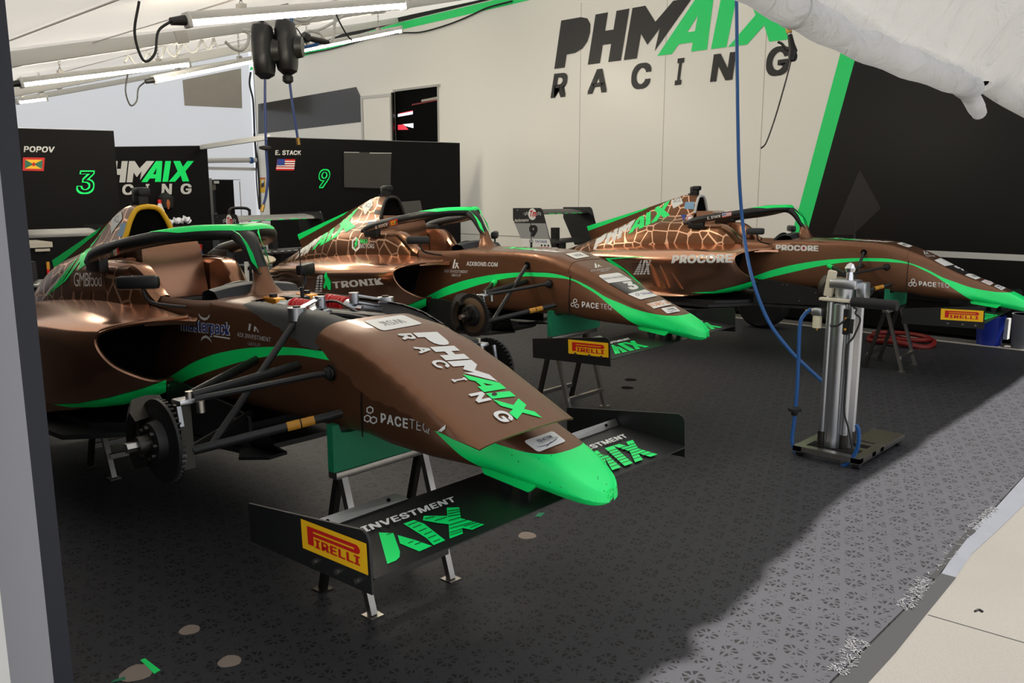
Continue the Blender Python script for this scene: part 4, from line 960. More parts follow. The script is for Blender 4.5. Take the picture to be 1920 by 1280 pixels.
b = B('mat_tiles'); b.prism([(-17, .3, -.018), (-17, 9.0, -.018), (-1.15, 9.0, -.018)] + [tuple(onz(u, v, -.018)) for u, v in ((2075, 770), (1985, 838), (1920, 896), (1864, 957), (1822, 994), (1792, 1037), (1764, 1078), (1690, 1153), (1620, 1223), (1559, 1283))] + [(-.80, .3, -.018)], (0, 0, .018))
b.use('hole_concrete')
for u, v, r in ((355, 1181, .035), (430, 1240, .037), (255, 1262, .05), (988, 1004, .04), (1182, 712, .05), (1176, 727, .05)):
    c = onz(u, v); n = 14; b.use('hole_concrete' if u < 1100 else 'dark_void')
    b.poly([(c[0] + r * (1 + .1 * math.sin(3 * a)) * math.cos(a), c[1] + r * math.sin(a), .0012) for a in np.linspace(0, 2 * math.pi, n + 1)[:-1]])
struct(b, 'floor')
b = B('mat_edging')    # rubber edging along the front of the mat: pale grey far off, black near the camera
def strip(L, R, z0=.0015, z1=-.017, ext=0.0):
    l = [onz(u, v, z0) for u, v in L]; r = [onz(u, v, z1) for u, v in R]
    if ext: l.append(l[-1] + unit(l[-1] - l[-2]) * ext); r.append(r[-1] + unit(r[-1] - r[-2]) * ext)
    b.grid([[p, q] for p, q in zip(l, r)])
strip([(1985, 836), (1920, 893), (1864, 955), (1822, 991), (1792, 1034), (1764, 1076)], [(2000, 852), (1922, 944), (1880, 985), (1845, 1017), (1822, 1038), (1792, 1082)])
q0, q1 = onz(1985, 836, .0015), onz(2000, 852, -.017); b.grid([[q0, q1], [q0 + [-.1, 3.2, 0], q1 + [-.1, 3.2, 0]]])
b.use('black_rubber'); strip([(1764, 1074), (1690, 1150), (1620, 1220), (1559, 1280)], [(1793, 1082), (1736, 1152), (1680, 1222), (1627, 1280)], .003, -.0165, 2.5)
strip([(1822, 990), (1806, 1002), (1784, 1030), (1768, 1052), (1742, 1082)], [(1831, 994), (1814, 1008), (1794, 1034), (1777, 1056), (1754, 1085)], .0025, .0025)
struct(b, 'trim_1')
def scuffs():
    random.seed(4); b = B('scuff_white')
    for (ua, va), (ub, vb), n, hw in (((1612, 1200), (1570, 1262), 130, .03), ((1738, 1085), (1692, 1142), 130, .028), ((1866, 950), (1822, 990), 120, .02), ((1822, 990), (1745, 1080), 26, .02)):
        pa, pb = onz(ua, va), onz(ub, vb)
        for _ in range(n):
            c_ = pa + (pb - pa) * random.random(); y = c_[1]; x = c_[0] + random.uniform(-hw, hw); a = random.uniform(0, math.pi); L = random.uniform(.004, .012); w_ = random.uniform(.001, .0018)
            c, s = math.cos(a), math.sin(a); z = .0032
            b.poly([(x + c * L - s * w_, y + s * L + c * w_, z), (x - c * L - s * w_, y - s * L + c * w_, z), (x - c * L + s * w_, y - s * L - c * w_, z), (x + c * L + s * w_, y + s * L - c * w_, z)])
    o = b.build('paint_scuff'); tag(o, 'worn white paint scuffs along the outer edge of the black mat', 'paint', kind='stuff')
scuffs()
# ---- tent: sloping fabric roof from the lorry down to the camera's left, back wall, dark side wall
def fabric(n, col, tr, wr=0.0, sc_=3, rough=.8):
    m = bpy.data.materials.new(n); m.use_nodes = True; t = m.node_tree; t.nodes.clear(); MT[n] = m
    o = N(m, 'ShaderNodeOutputMaterial'); d = N(m, 'ShaderNodeBsdfDiffuse'); l = N(m, 'ShaderNodeBsdfTranslucent'); x = N(m, 'ShaderNodeMixShader')
    d.inputs[0].default_value = col; l.inputs[0].default_value = col; x.inputs[0].default_value = tr
    LK(m, d.outputs[0], x.inputs[1]); LK(m, l.outputs[0], x.inputs[2])
    g = N(m, 'ShaderNodeBsdfGlossy'); g.inputs['Roughness'].default_value = .35; x2 = N(m, 'ShaderNodeMixShader'); x2.inputs[0].default_value = .05
    LK(m, x.outputs[0], x2.inputs[1]); LK(m, g.outputs[0], x2.inputs[2]); LK(m, x2.outputs[0], o.inputs[0])
    if wr:
        tc = N(m, 'ShaderNodeTexCoord'); nz = N(m, 'ShaderNodeTexNoise'); nz.inputs['Scale'].default_value = sc_; nz.inputs['Detail'].default_value = 5; nz.inputs['Distortion'].default_value = 1.2
        LK(m, tc.outputs['Object'], nz.inputs['Vector']); bp = N(m, 'ShaderNodeBump'); bp.inputs['Strength'].default_value = wr; bp.inputs['Distance'].default_value = .05 if wr < .9 else .12
        LK(m, nz.outputs[0], bp.inputs['Height']); [LK(m, bp.outputs[0], q.inputs['Normal']) for q in (d, g, l)]
    return m
fabric('roof_fabric', (.82, .80, .765, 1), .165, .06, 1)
fabric('wall_fabric', (.98, .975, .96, 1), .96, .1, 1.2)
fabric('curtain_fabric', (.92, .92, .93, 1), .6, 1.0, 3.2)
mat('roof_seam', rgb(206, 200, 194), .8); mat('patch_fabric', rgb(176, 170, 160), .8); add_noise(MT['patch_fabric'], 4, .1); mat('side_dark', rgb(34, 34, 36), .7)
SL = .245
def roofz(y): return 4.33 - SL * (9.42 - y)
b = B('roof_fabric'); xe_ = lambda y: -1.2 + .3 * max(0, roofz(y) - 2.6)
b.grid([[(-16.6 + (xe_(y) + 16.6) * t, y, roofz(y) + .012 * math.sin(t * 32) * math.sin(y * 1.7)) for y in np.linspace(.3, 9.5, 24)] for t in np.linspace(0, 1, 36)])
b.use('roof_seam')
for y in (2.0, 3.05, 4.6, 6.4): b.box((-16.5, y, roofz(y) - .014), (-1.8, y + .008, roofz(y) - .006))
struct(b, 'ceiling')
b = B('wall_fabric'); b.grid([[(-16.55 + .04 * math.sin(y * 3) * math.sin(z), y, z) for z in np.linspace(0, 4.6, 12)] for y in np.linspace(.3, 9.45, 24)])
b.use('patch_fabric'); P = [onx(u, v, -16.42) for u, v in ((342, 150), (452, 128), (454, 203), (346, 198))]; b.poly(P)
b.use('fixture_white'); b.box((-16.45, .3, 1.9), (-16.38, 9.4, 1.96))
struct(b, 'wall_back')
b = B('side_dark'); b.box((-16.5, .40, 0), (-2.2, .46, 2.0)); struct(b, 'wall_left')
# tent corner post beside the camera
b = B('tent_post_shaded'); b.box((-1.955, .36, 0), (-1.885, .567, 2.6))  # shadowed strip behind the grey post, its shade given as dark colour
b.use('tent_post'); b.box((-1.56, .20, 0), (-1.5, .42, 2.6))
b.use('fixture_white'); b.box((-1.36, .10, 0), (-1.3, .308, 2.6)); struct(b, 'trim_2')
# ---- roof beams and lights
def roofbeam(pa, pb, x, wd, h, ext0=0, ext1=0, clamps=()):
    p, q = onx(*pa, x), onx(*pb, x); d = unit(q - p); p = p - d * ext0; q = q + d * ext1
    b = B('fixture_white'); b.bar(p, q, wd, h, bevel=.01)
    for t in clamps:
        c = p + (q - p) * t; b.use('truck_grey').bar(c - d * .06, c + d * .06, wd + .03, h + .03, bevel=.008)
    roofbeam.n += 1; return struct(b, 'trim_%d' % roofbeam.n)
roofbeam.n = 2
roofbeam((28, 110), (480, 45), -8.0, .09, .13, .4, 4.2, (.27, .47, .62))
roofbeam((35, 170), (400, 101), -11.5, .09, .12, .4, 3.4, (.62,))
roofbeam((40, 186), (300, 140), -14.2, .08, .08, .4, 3.2)
def fixture(pa, pb, x, label):
    p, q = onx(*pa, x), onx(*pb, x); d = unit(q - p)
    t = thing('tube_light', label, 'light', p, 'tube lights under the tent roof'); p_, q_ = np.zeros(3), q - p
    b = B('fixture_white'); b.bar(p_ + [0, 0, .02], q_ + [0, 0, .02], .07, .05, bevel=.012); b.bar(p_, p_ + d * .03, .08, .09, bevel=.01); b.bar(q_ - d * .03, q_, .08, .09, bevel=.01); b.build('housing', t)
    b = B('tube_light'); b.bar(p_ + d * .03 + [0, 0, -.018], q_ - d * .03 + [0, 0, -.018], .05, .03, bevel=.008); b.build('tube', t)
    for f in (.22, .8):
        b = B('steel')
        c = p_ + (q_ - p_) * f; top = roofz(p[1] + c[1]) - p[2] - .02
        b.box((c[0] - .03, c[1] - .02, c[2] + .04), (c[0] + .03, c[1] + .02, c[2] + .07))
        z = c[2] + .06; i = 0
        while z < top: b.ringtube([np.array([c[0], c[1], z]) + np.array([(.011 * math.cos(a)) if i % 2 else 0, 0 if i % 2 else .011 * math.cos(a), .019 * math.sin(a) + .014]) for a in np.linspace(0, 2 * math.pi, 9)[:-1]], .003, 5, closed=True); z += .03; i += 1
        b.build('chain', t)
    return t
fx = []
for pa, pb, x, lab, cab in (((347, 38), (760, 6), -5.0, 'large bright tube light at the top of the photo, nearest under the roof', True),
                       ((36, 156), (355, 117), -8.5, 'tube light hanging at far left just below the first roof beam', True),
                       ((288, 150), (486, 110), -9.0, 'short tube light hanging left of the black hose reels', True), ((520, 102), (752, 55), -9.0, 'tube light hanging just right of the black hose reels above the lorry', False),
                       ((30, 190), (88, 183), -12.5, 'stub of a tube light peeping out at the far left edge above the driver boards', False)):
    t = fixture(pa, pb, x, lab)
    if cab:
        b = B('cable_black'); d = unit(onx(*pb, x) - onx(*pa, x)); b.cyl(-d * .09, (0, 0, 0), .022, .03, 12); b.tube([-d * .09, -d * .17 + [0, 0, -.05], -d * .2 + [0, 0, -.17], -d * .27 + [0, 0, -.20], -d * .31 + [0, 0, -.05], -d * .27 + [0, 0, .12]], .008); b.build('plug', t)
# ---- race lorry forming the back of the tent
TY = 9.4
def T(u, v, d=0.0): return ony(u, v, TY - d)
t = thing('race_lorry', 'white and black race lorry trailer with big team lettering behind the cars', 'truck', (-8, TY, 0))
def off(P): return [np.array(p) - [-8, TY, 0] for p in P]
b = B('truck_white')
g0, g1 = T(1578, 92), T(1495, 402)       # leaning edge between white and black
sl = (g0[0] - g1[0]) / (g0[2] - g1[2]); xe = lambda z: g1[0] + sl * (z - g1[2])
zt = 4.31
b.poly(off([(-16.3, TY, .35), (xe(.35), TY, .35), (xe(zt), TY, zt), (-16.3, TY, zt)])); b.prism(off([(-16.3, TY, .35), (-16.3, TY, zt), (-16.3, TY + 2.5, zt), (-16.3, TY + 2.5, .35)]), (.02, 0, 0))
b.use('truck_black'); b.poly(off([(xe(.35), TY, .35), (3.5, TY, .35), (3.5, TY, zt), (xe(zt), TY, zt)])); b.box((-8.1, 0.02, .02), (11.5, 2.5, zt));  # black box carried down to the floor, added to hide sunlit ground beneath
# leaning green band, top band, base panel
wg = T(1523, 400)[0] - g1[0]
b.use('truck_green'); b.poly(off([(xe(z) + dx, TY - .003, z) for z, dx in ((.85, 0), (.85, wg), (zt, wg * 1.05), (zt, 0))]))
top = [T(*p, .003) for p in ((468, 132), (560, 108), (750, 56), (960, 8), (1060, -16), (1060, -34), (960, -8), (750, 42), (560, 98), (470, 126))]
b.poly(off(top)); b.use('truck_black'); b.poly(off([T(*p, .004) for p in ((560, 97), (750, 41), (1000, -20), (1000, -40), (750, 20), (650, 60))]))
zk = T(900, 439.5)[2]
b.use('line_grey'); b.box((-8.2, -.004, zk - .006), (xe(.82) + 8, -.002, zk + .006))
zs0, zs1 = T(1920, 489.5)[2], T(1920, 477.5)[2]
b.use('truck_grey'); b.poly(off([(T(1700, 470)[0], TY - .004, zs0), (3.4, TY - .004, zs0), (3.4, TY - .004, zs1), (T(1690, 470)[0], TY - .004, zs1)]))
b.use('line_grey')
for u in (1242, 1425, 1086): x = T(u, 300)[0] + 8; b.box((x - .003, -.002, .85), (x + .003, .0, 4.0))
# dark panels with faint facets on the black half
b.use('dark_vinyl'); b.poly(off([T(*p, .004) for p in ((484, 195), (668, 163), (692, 215), (700, 226), (484, 251))]))
b.use('black_vinyl'); b.poly(off([T(*p, .004) for p in ((1612, 318), (1652, 390), (1600, 440), (1560, 440))]))
b.use('yellow_vinyl'); b.poly(off([T(*p, .005) for p in ((488, 334), (497, 334), (497, 361), (488, 361))])); b.use('black_vinyl'); b.poly(off([T(*p, .006) for p in ((489.5, 345), (495.5, 339), (495.5, 350), (489.5, 352))])); b.use('red_vinyl'); b.poly(off([T(*p, .0055) for p in ((487.5, 333), (497.5, 333), (497.5, 335), (487.5, 335))]))
b.use('white_vinyl'); b.poly(off([T(*p, .0065) for p in ((491, 338), (495, 337), (494, 343), (490, 343))]))
# lettering
Z3 = (1000, 0, 2.977)
BL, TL, BR = T(1039.6, 129.3), T(1052.7, 38.6), T(1490.4, 72.2); s0 = -np.array([-8, TY, 0]) + [0, -.005, 0]
flat(b, PHM, BL + s0, BR + s0, TL + s0, 'letter_dark'); flat(b, AIX, BL + s0, BR + s0, TL + s0, 'truck_green')
for ch, q in (('R', ((97, 548), (180, 541), (118, 412))), ('A', ((302, 526), (410, 514), (318, 392))), ('C', ((541, 503), (650, 492), (556, 358))), ('I', ((789, 476), (826, 472), (808, 327))), ('N', ((987, 458), (1112, 445), (1009, 304))), ('G', ((1292, 432), (1428, 415), (1310, 268)))):
    a, c, e = (T(*(Z3[0] + x / Z3[2], y / Z3[2])) + s0 for x, y in q); flat(b, text(ch, .035), a, c, e, 'letter_dark', lay=.001)
# doorway: dark flat panel for its inside, self-glowing patches for lit things
D = [T(*p) for p in ((741, 174), (821, 161), (822, 262), (742, 256))]
b.use('dark_void'); x0, x1 = D[0][0] + 8, D[1][0] + 8; z1 = 3.14; z0 = 1.15
b.poly([(x0, -.006, z0), (x1, -.006, z0), (x1, -.006, z1), (x0, -.006, z1)])
b.use('truck_grey'); b.box((x0 - .03, -.03, z1), (x1 + .06, .0, z1 + .035)); b.box((x0 - .03, -.025, z0), (x0, 0, z1)); b.box((x1, -.02, z0), (x1 + .02, 0, z1))
b.use('lit_white'); b.poly(off([T(*p, .01) for p in ((746, 214), (774, 208), (774, 214), (746, 219))])); b.poly(off([T(*p, .01) for p in ((755, 233), (775, 231), (775, 240), (760, 236))]))
b.use('lit_red'); b.poly(off([T(*p, .01) for p in ((748, 212.5), (774, 207), (774, 209), (748, 214))])); b.poly(off([T(*p, .01) for p in ((746, 234), (757, 233), (766, 243), (746, 243.5))])); b.use('red_plastic'); b.poly(off([T(*p, .01) for p in ((772, 195), (820, 186), (820, 188.5), (772, 198))])); b.use('line_grey'); b.poly(off([T(*p, .01) for p in ((790, 187), (820, 181), (820, 186), (790, 191))]))
# wheels and added black skirt under the trailer
b.use('black_rubber'); b.build('trailer_body', t)
for x in (-6.2, -4.9):
    b = B('black_rubber'); b.lathe((x + 8, .05, .5), (0, 1, 0), [(0, .25), (0, .48), (.05, .5), (.3, .5), (.35, .25)], 36); b.use('dark_metal').lathe((x + 8, .06, .5), (0, 1, 0), [(.05, .25), (.1, .2), (.08, .05), (0, .0)], 24); b.build('wheel', t)
b = B('fixture_white'); yd = -.05; ux = T(744, 178)[0] + 8
dl = (T(658, 185)[0] + 8) 
b.box((ux - .78, -.10, 1.15), (ux, -.06, 3.11), bevel=.008); b.use('line_grey').box((ux - .73, -.103, 1.19), (ux - .05, -.10, 3.06)); b.use('truck_white').box((ux - .70, -.105, 1.2), (ux - .06, -.10, 3.05)); b.use('dark_metal').box((ux - .02, -.11, 1.15), (ux + .01, -.055, 3.12))
dd = b.build('cabin_door', t, 'open white door with grey frame')
for v in dd.data.vertices:   # swung open towards the cars
    a = math.radians(7); dx, dy = v.co.x - ux, v.co.y + .08; v.co.x = ux + dx * math.cos(a) - dy * math.sin(a); v.co.y = -.08 + dx * math.sin(a) * 1 + dy * math.cos(a)
# ---- rolled-up curtain and front flap at the open side
def rollpath(pts, x): return [onx(u, v, x) for u, v in pts]
RP = rollpath([(1240, -130), (1330, -75), (1400, -36), (1500, 22), (1600, 74), (1700, 117), (1790, 150), (1822, 166)], -1.6)
t = thing('rolled_curtain', 'long white rolled-up tent curtain sagging along the top right', 'curtain', RP[4]); o_ = RP[4]
b = B('curtain_fabric'); P = cr([p - o_ for p in RP], 6); b.ringtube(P, [.073 + .004 * math.sin(i * 1.3) for i in range(len(P))], 16)
b.build('roll', t)
b = B('curtain_fabric'); e = [onx(*p, -1.6) - o_ for p in ((1795, 140), (1822, 185), (1836, 212))]; b.ringtube(cr(e, 5), [.05] * 9 + [.045, .043], 14); b.use('fixture_white'); b.build('roll_end', t)
b = B('fixture_white'); c = onx(1490, 15, -1.6) - o_; d = unit(RP[4] - RP[3]); b.ringtube([c - d * .012, c + d * .012], .08, 20); b.build('strap', t, 'white strap around the roll')
RP2 = rollpath([(1845, 152), (1885, 180), (1930, 206), (1990, 240)], -1.62)
b = B('curtain_fabric'); b.ringtube(cr(RP2, 5), .062, 14); b.use('dark_void').cyl(RP2[0] - [0, .004, 0], RP2[0] - [0, .002, 0], .03)
tag(b.build('rolled_curtain'), 'short white rolled curtain end continuing behind the long roll at the right edge', 'curtain')
b = B('curtain_fabric')
inner = cr([onx(u, v + 13, -1.56) for u, v in ((1180, -150), (1330, -100), (1440, -45), (1500, -8), (1560, 28), (1650, 60), (1720, 90), (1800, 124), (1860, 150), (1920, 178), (1975, 205))], 8)
rows = []
for i, p in enumerate(inner):
    y = p[1]; row = []; xo = float(np.interp(y, [1.5, 2.0, 2.28, 2.36, 2.43, 2.5, 2.66, 4.1, 7.3, 9], [-.17, -.196, -.23, -.185, -.19, -.272, -.244, -.43, -.47, -.49]))  # outer edge, out of view, shaped for its shadow line on the mat
    q = np.array([xo, y - .05, 3.2])
    for s_ in np.linspace(0, 1, 40): 
        r = p + (q + np.array([.33, 0, .94]) * 3.2 - p) * s_; r = r + np.array([0, 0, -.22 * math.sin(math.pi * s_) + .012 * math.sin(9 * s_ + i * .5) + .02 * math.sin(i * .31 + s_ * 7) + .012 * math.sin(i * .83 - s_ * 23)]); row.append(r)
    rows.append(row)
ext = [[r + np.array([.03 * k_, -.6 * k_, .0]) for r in rows[0]] for k_ in range(9, 0, -1)]
far_ = [[r + np.array([-.03 * k_, .8 * k_, .0]) for r in rows[-1]] for k_ in range(1, 3)]
b.grid(ext + rows + far_); b.use('curtain_fabric')
tag(b.build('tent_flap'), 'crumpled white fabric flap filling the top right corner above the rolled curtain', 'awning')

# ================================================================== CARS
race_car(0, 'nearest brown race car with bare red-sprung dampers and a yellow roll hoop', cfg0)
race_car(1, 'middle brown race car with the number 3 on its nose, between the two others', cfg1)
race_car(2, 'farthest brown race car with number 9 on the white rear wing plate, beside the lorry', cfg2)
b = loose_lid(); Mw = carM(0) @ LIDM; bv = b.bvh()
for j, d in enumerate(lid_marks_first()): stick(b, bv, Mw, *d[:3], .0018 + .0002 * j)
o = b.build('damper_hatch'); o.matrix_world = Mw
tag(o, 'loose brown hatch cover with big white and green lettering on the nearest nose', 'hatch')

# ================================================================== STANDS
def stand(k, xc, label, saddle=True, group='metal stands under the cars'):
    (p, (yw, _, _)) = CARS[k]; Mz = carM(k)
    org = Mz @ Vector((xc, 0, 0)); t = thing('car_stand', label, 'stand', (org.x, org.y, 0), group, [0, 0, math.radians(yw)])
    zt = (Mz @ Vector((xc, 0, .225 if saddle else .048))).z; zb = zt - (.135 if saddle else .005); m1 = 'steel'
    b = B('steel'); b.box((-.02, -.27, zb - .028), (.03, .235, zb), bevel=.003); b.build('crossbar', t)
    for y, nm in ((-.235, 0), (.15, 1)):
        for x0, x1 in ((.015, .165), (-.005, -.135)):
            b = B('steel' if x1 > 0 else 'dark_metal'); b.bar((x0, y, zb - .02), (x1, y, .004), .026, .026, up=(1, 0, 0)); b.box((x1 - .03, y - .028, 0), (x1 + .03, y + .028, .005)); b.build('leg', t)
    for x1 in (.143, -.118):
        b = B('steel'); b.bar((x1, -.235, .115), (x1, .15, .115), .024, .026); b.build('brace', t)
    if saddle:
        b = B('stand_green'); ch = [(-.275, 0), (-.275, .172), (-.247, .172), (-.243, .155), (-.236, .14), (-.205, .1345), (.205, .1345), (.236, .14), (.243, .155), (.247, .172), (.275, .172), (.275, 0)]
        b.prism([(-.012, y, zb + z) for y, z in ch], (.034, 0, 0)); b.build('saddle', t, 'green moulded saddle')
stand(0, .205, 'trestle stand with green saddle under the nearest car\'s nose')
stand(1, .205, 'trestle stand with green saddle under the middle car\'s nose')
stand(2, .205, 'trestle stand with green saddle behind the blue-hosed air jack, under the farthest car')
stand(0, -1.96, 'plain trestle stand in the dark behind the nearest car\'s front brake disc', False)

# ================================================================== AIR JACK IN THE FOREGROUND
JY = 4.66
jx0 = onz(1538, 850)[0]; jc = np.array([-1.868, JY, 0]); t = thing('air_jack', 'tall silver aluminium air jack on a flat steel base with blue hose', 'jack', jc)
def J(u, v, y=JY): return ony(u, v, y) - jc
b = B('steel')
b.box((-.165, -.20, .03), (-.115, .48, .062)); b.box((.165, -.20, .03), (.215, .48, .062)); b.box((-.165, -.20, .035), (.215, -.15, .065)); b.box((-.165, -.02, .035), (.215, .03, .06)); b.box((-.165, .10, .035), (.215, .15, .06)); b.box((.04, .16, .06), (.22, .46, .066))
b.build('base_frame', t)
for x, y in ((.19, -.17), (-.14, -.15), (.19, .42), (-.14, .42)):
    b = B('black_rubber'); b.cyl((x - .02, y, .022), (x + .02, y, .022), .022); b.build('castor', t)
zt = J(1580, 565)[2]
b = B('aluminium')
out = []
for cx, cy in ((-.062, -.055), (.062, -.055), (.062, .055), (-.062, .055)): b.cyl((cx, cy, .06), (cx, cy, zt), .02, n=14)
b.box((-.062, -.068, .06), (.062, .068, zt - .005)); b.box((-.075, -.055, .06), (.075, .055, zt - .005)); b.cyl((0, -.045, .06), (0, -.045, zt - .01), .045, n=24)
for x in (-.03, .03): b.box((x - .005, -.078, .06), (x + .005, -.06, zt - .005))
b.use('dark_metal')
for cx, cy in ((-.062, -.055), (.062, -.055), (.062, .055), (-.062, .055)): b.cyl((cx, cy, .06), (cx, cy, .14), .024, n=14)
b.build('column', t)
b = B('bright_metal'); b.box((-.105, -.075, zt), (.085, .075, zt + .014), bevel=.003); b.use('aluminium').cyl((-.01, 0, zt), (-.01, 0, zt + .09), .05); b.box((-.08, -.06, zt + .075), (.07, .05, zt + .125), bevel=.01); b.box((.05, .0, zt + .0), (.10, .08, zt + .11), bevel=.006)
b.use('bright_metal').cyl((.02, -.02, zt + .12), (.02, -.02, zt + .19), .022, .014); b.lathe((.02, -.02, zt + .17), (0, 0, 1), [(0, .024), (.02, .03), (.04, .02), (.05, .004)], 16)
for x, y in ((-.08, -.06), (.06, -.06), (.06, .06), (-.08, .06)): b.use('bright_metal').cyl((x, y, zt + .01), (x, y, zt + .03), .008, n=8)
b.build('head', t)
b = B('cream_cloth'); b.box((-.12, -.085, zt + .006), (.07, -.05, zt + .022), bevel=.003); b.use('black_rubber').cyl((.06, -.067, zt + .012), (.30, -.067, zt + .012), .028, n=18); b.build('handle', t, 'cream bar with black foam grip')
b = B('cream_cloth'); b.bar((-.105, .0, zt + .02), (-.085, .0, zt + .17), .03, .05, bevel=.01); b.build('release_lever', t)
b = B('dark_metal'); b.box((-.115, -.05, zt - .10), (-.08, -.02, zt)); b.use('aluminium').box((-.165, -.075, zt - .085), (-.105, -.02, zt - .045), bevel=.006); b.use('clear_plastic').cyl((-.135, -.05, zt - .155), (-.135, -.05, zt - .085), .026); b.use('brass').cyl((-.135, -.05, zt - .17), (-.135, -.05, zt - .155), .008); b.cyl((-.165, -.05, zt - .06), (-.20, -.055, zt - .072), .014); b.build('air_filter', t)
b = B('red_vinyl'); b.use('black_plastic').box((.03, -.09, zt - .17), (.055, -.072, zt - .03)); b.use('amber_vinyl'); [b.cyl((.043, -.09, zt - z), (.043, -.094, zt - z), .007) for z in (.08, .14)]; b.use('bright_metal').box((.06, -.088, zt - .16), (.085, -.075, zt - .08)); b.build('valve', t)
b = B('cable_black'); b.tube([J(*p, JY - .09) for p in ((1557, 611), (1572, 609), (1590, 596), (1592, 594))], .0055); b.tube([J(*p, JY - .09) for p in ((1600, 576), (1606, 580), (1604, 588), (1613, 600), (1600, 632), (1588, 650), (1586, 700), (1583, 770), (1590, 800), (1598, 840))], .0055); b.build('cable', t)
b = B('hose_blue'); b.tube([J(*p, JY - .06 - .012 * i) for i, p in enumerate(((1521, 579), (1508, 590), (1500, 610), (1497, 680), (1494, 740), (1489, 790), (1486, 830), (1500, 860), (1530, 876), (1565, 877), (1592, 866), (1608, 838), (1610, 810), (1606, 797)))], .011, 10); b.use('black_rubber').lathe(J(1490, 768, JY - .12), (0, 0, 1), [(-.035, .01), (-.03, .018), (-.01, .02), (-.005, .038), (.01, .038), (.015, .018), (.02, .01)], 18); b.build('air_hose', t, 'blue air hose with black stopper')
# supply hose coming down from the roof
b = B('hose_blue'); HP = [(1379, -60), (1381, 10), (1382, 120), (1384, 260), (1387, 350), (1395, 440), (1410, 520), (1440, 600), (1480, 655), (1515, 690), (1550, 722), (1575, 745)]
P = [ony(u, v, 5.15 - .035 * i if i > 5 else 5.15) for i, (u, v) in enumerate(HP)]; b.tube([P[0] * 1 + [0, 0, .25]] + P, .0115, 10)
tag(b.build('supply_hose'), 'long blue hose hanging from the tent roof down behind the silver air jack', 'hose')
# ---- air blow gun hanging from the rolled curtain
gy = 3.5
def G(u, v): return ony(u, v, gy)
t = thing('air_gun', 'black air blow gun with long thin steel lance hanging below the rolled curtain', 'air gun', G(1482, 90)); g0 = G(1482, 90)
b = B('black_plastic'); b.ringtube([G(*p) - g0 for p in ((1481, 65), (1484, 82), (1487, 95), (1484, 113))], [.010, .013, .018, .014], 10); b.ringtube(cr([G(*p) - g0 for p in ((1488, 96), (1493, 103), (1491, 112), (1484, 114))], 4), .005, 6); b.build('body', t)
b = B('black_plastic'); b.ringtube(cr([G(*p) - g0 for p in ((1485, 98), (1474, 92), (1466, 82), (1459, 79))], 4), .006, 6); b.build('trigger', t)
b = B('brass'); b.ringtube([G(*p) - g0 for p in ((1474, 46), (1478, 52), (1480, 62))], [.006, .012, .012], 10); b.use('bright_metal').cyl(G(1480, 62) - g0, G(1481, 66) - g0, .007); b.build('coupling', t)
b = B('dark_metal'); b.ringtube(cr([G(*p) - g0 for p in ((1483, 113), (1475, 145), (1455, 215), (1437, 266), (1427, 278))], 5), .0035, 6); b.build('lance', t)
# ---- hose reels under the first beam
def reel(u, v, x, label, hose, tip, knob):
    c = onx(u, v, x); t = thing('hose_reel', label, 'hose reel', c, 'black hose reels under the tent roof'); sc_ = abs(np.linalg.norm(c - CAM)) / F
    h, wd = 47 * sc_, 18 * sc_
    b = B('black_plastic'); ro = []
    vx, vy = np.array([.69, .72, 0]), np.array([-.72, .69, 0])   # facing the camera edge-on
    for f in np.linspace(-1, 1, 13):
        k = (1 - abs(f) ** 3.2) ** (1 / 3.2) if abs(f) < 1 else .02
        ro.append([vx * (wd * min(1, .35 + .65 * k)) * math.cos(a) * (abs(math.cos(a)) ** -.35 if abs(math.cos(a)) > .02 else 1) + vy * (h * .75 * k) * math.sin(a) + np.array([0, 0, h * f]) for a in np.linspace(0, 2 * math.pi, 25)[:-1]])
    b.grid(ro, cap=True, closed=True)
    b.build('drum', t)
    b = B('black_plastic'); b.cyl(vx * wd * .9, vx * wd * 1.55, h * .42, h * .36, 20); b.build('side_hub', t)
    b = B('dark_metal'); b.bar((0, 0, h * .9), (0, 0, h * 1.35), .03, .02); b.ringtube([np.array([0, 0, h * 1.4]) + vx * .03 * math.cos(a) + np.array([0, 0, .05 * math.sin(a)]) for a in np.linspace(0, 2 * math.pi, 13)[:-1]], .007, 6, closed=True); b.bar((0, 0, h * 1.4), (0, 0, h * 1.4 + .14), .04, .006); b.build('bracket', t)
    b = B('hose_dark_blue'); pts = [np.array([0, 0, -h])] + [onx(*q, x) - c for q in hose]; b.tube(pts, .011, 8)
    if knob: b.use('black_rubber').lathe((0, 0, -h * 1.12), (0, 0, 1), [(-.04, .02), (-.02, .045), (.02, .045), (.04, .02)], 14)
    if tip == 'stop':
        q = onx(497, 277, x) - c; b.use('black_rubber').lathe(q, (0, 0, 1), [(-.02, .01), (-.01, .05), (.01, .05), (.02, .01)], 14)
    e0, e1 = pts[-1], pts[-1] + unit(pts[-1] - pts[-2]) * .06; b.use('brass').cyl(e0, e1, .016); b.build('hose', t)
reel(494, 95, -6.5, 'left black hose reel hanging under the tent roof, its blue hose reaching low', [(497, 200), (499, 280), (502, 330), (499, 365), (494, 384)], 'stop', False)
reel(537, 88, -6.5, 'right black hose reel with rubber stopper under it and short blue hose', [(541, 140), (549, 200), (558, 258)], '', True)
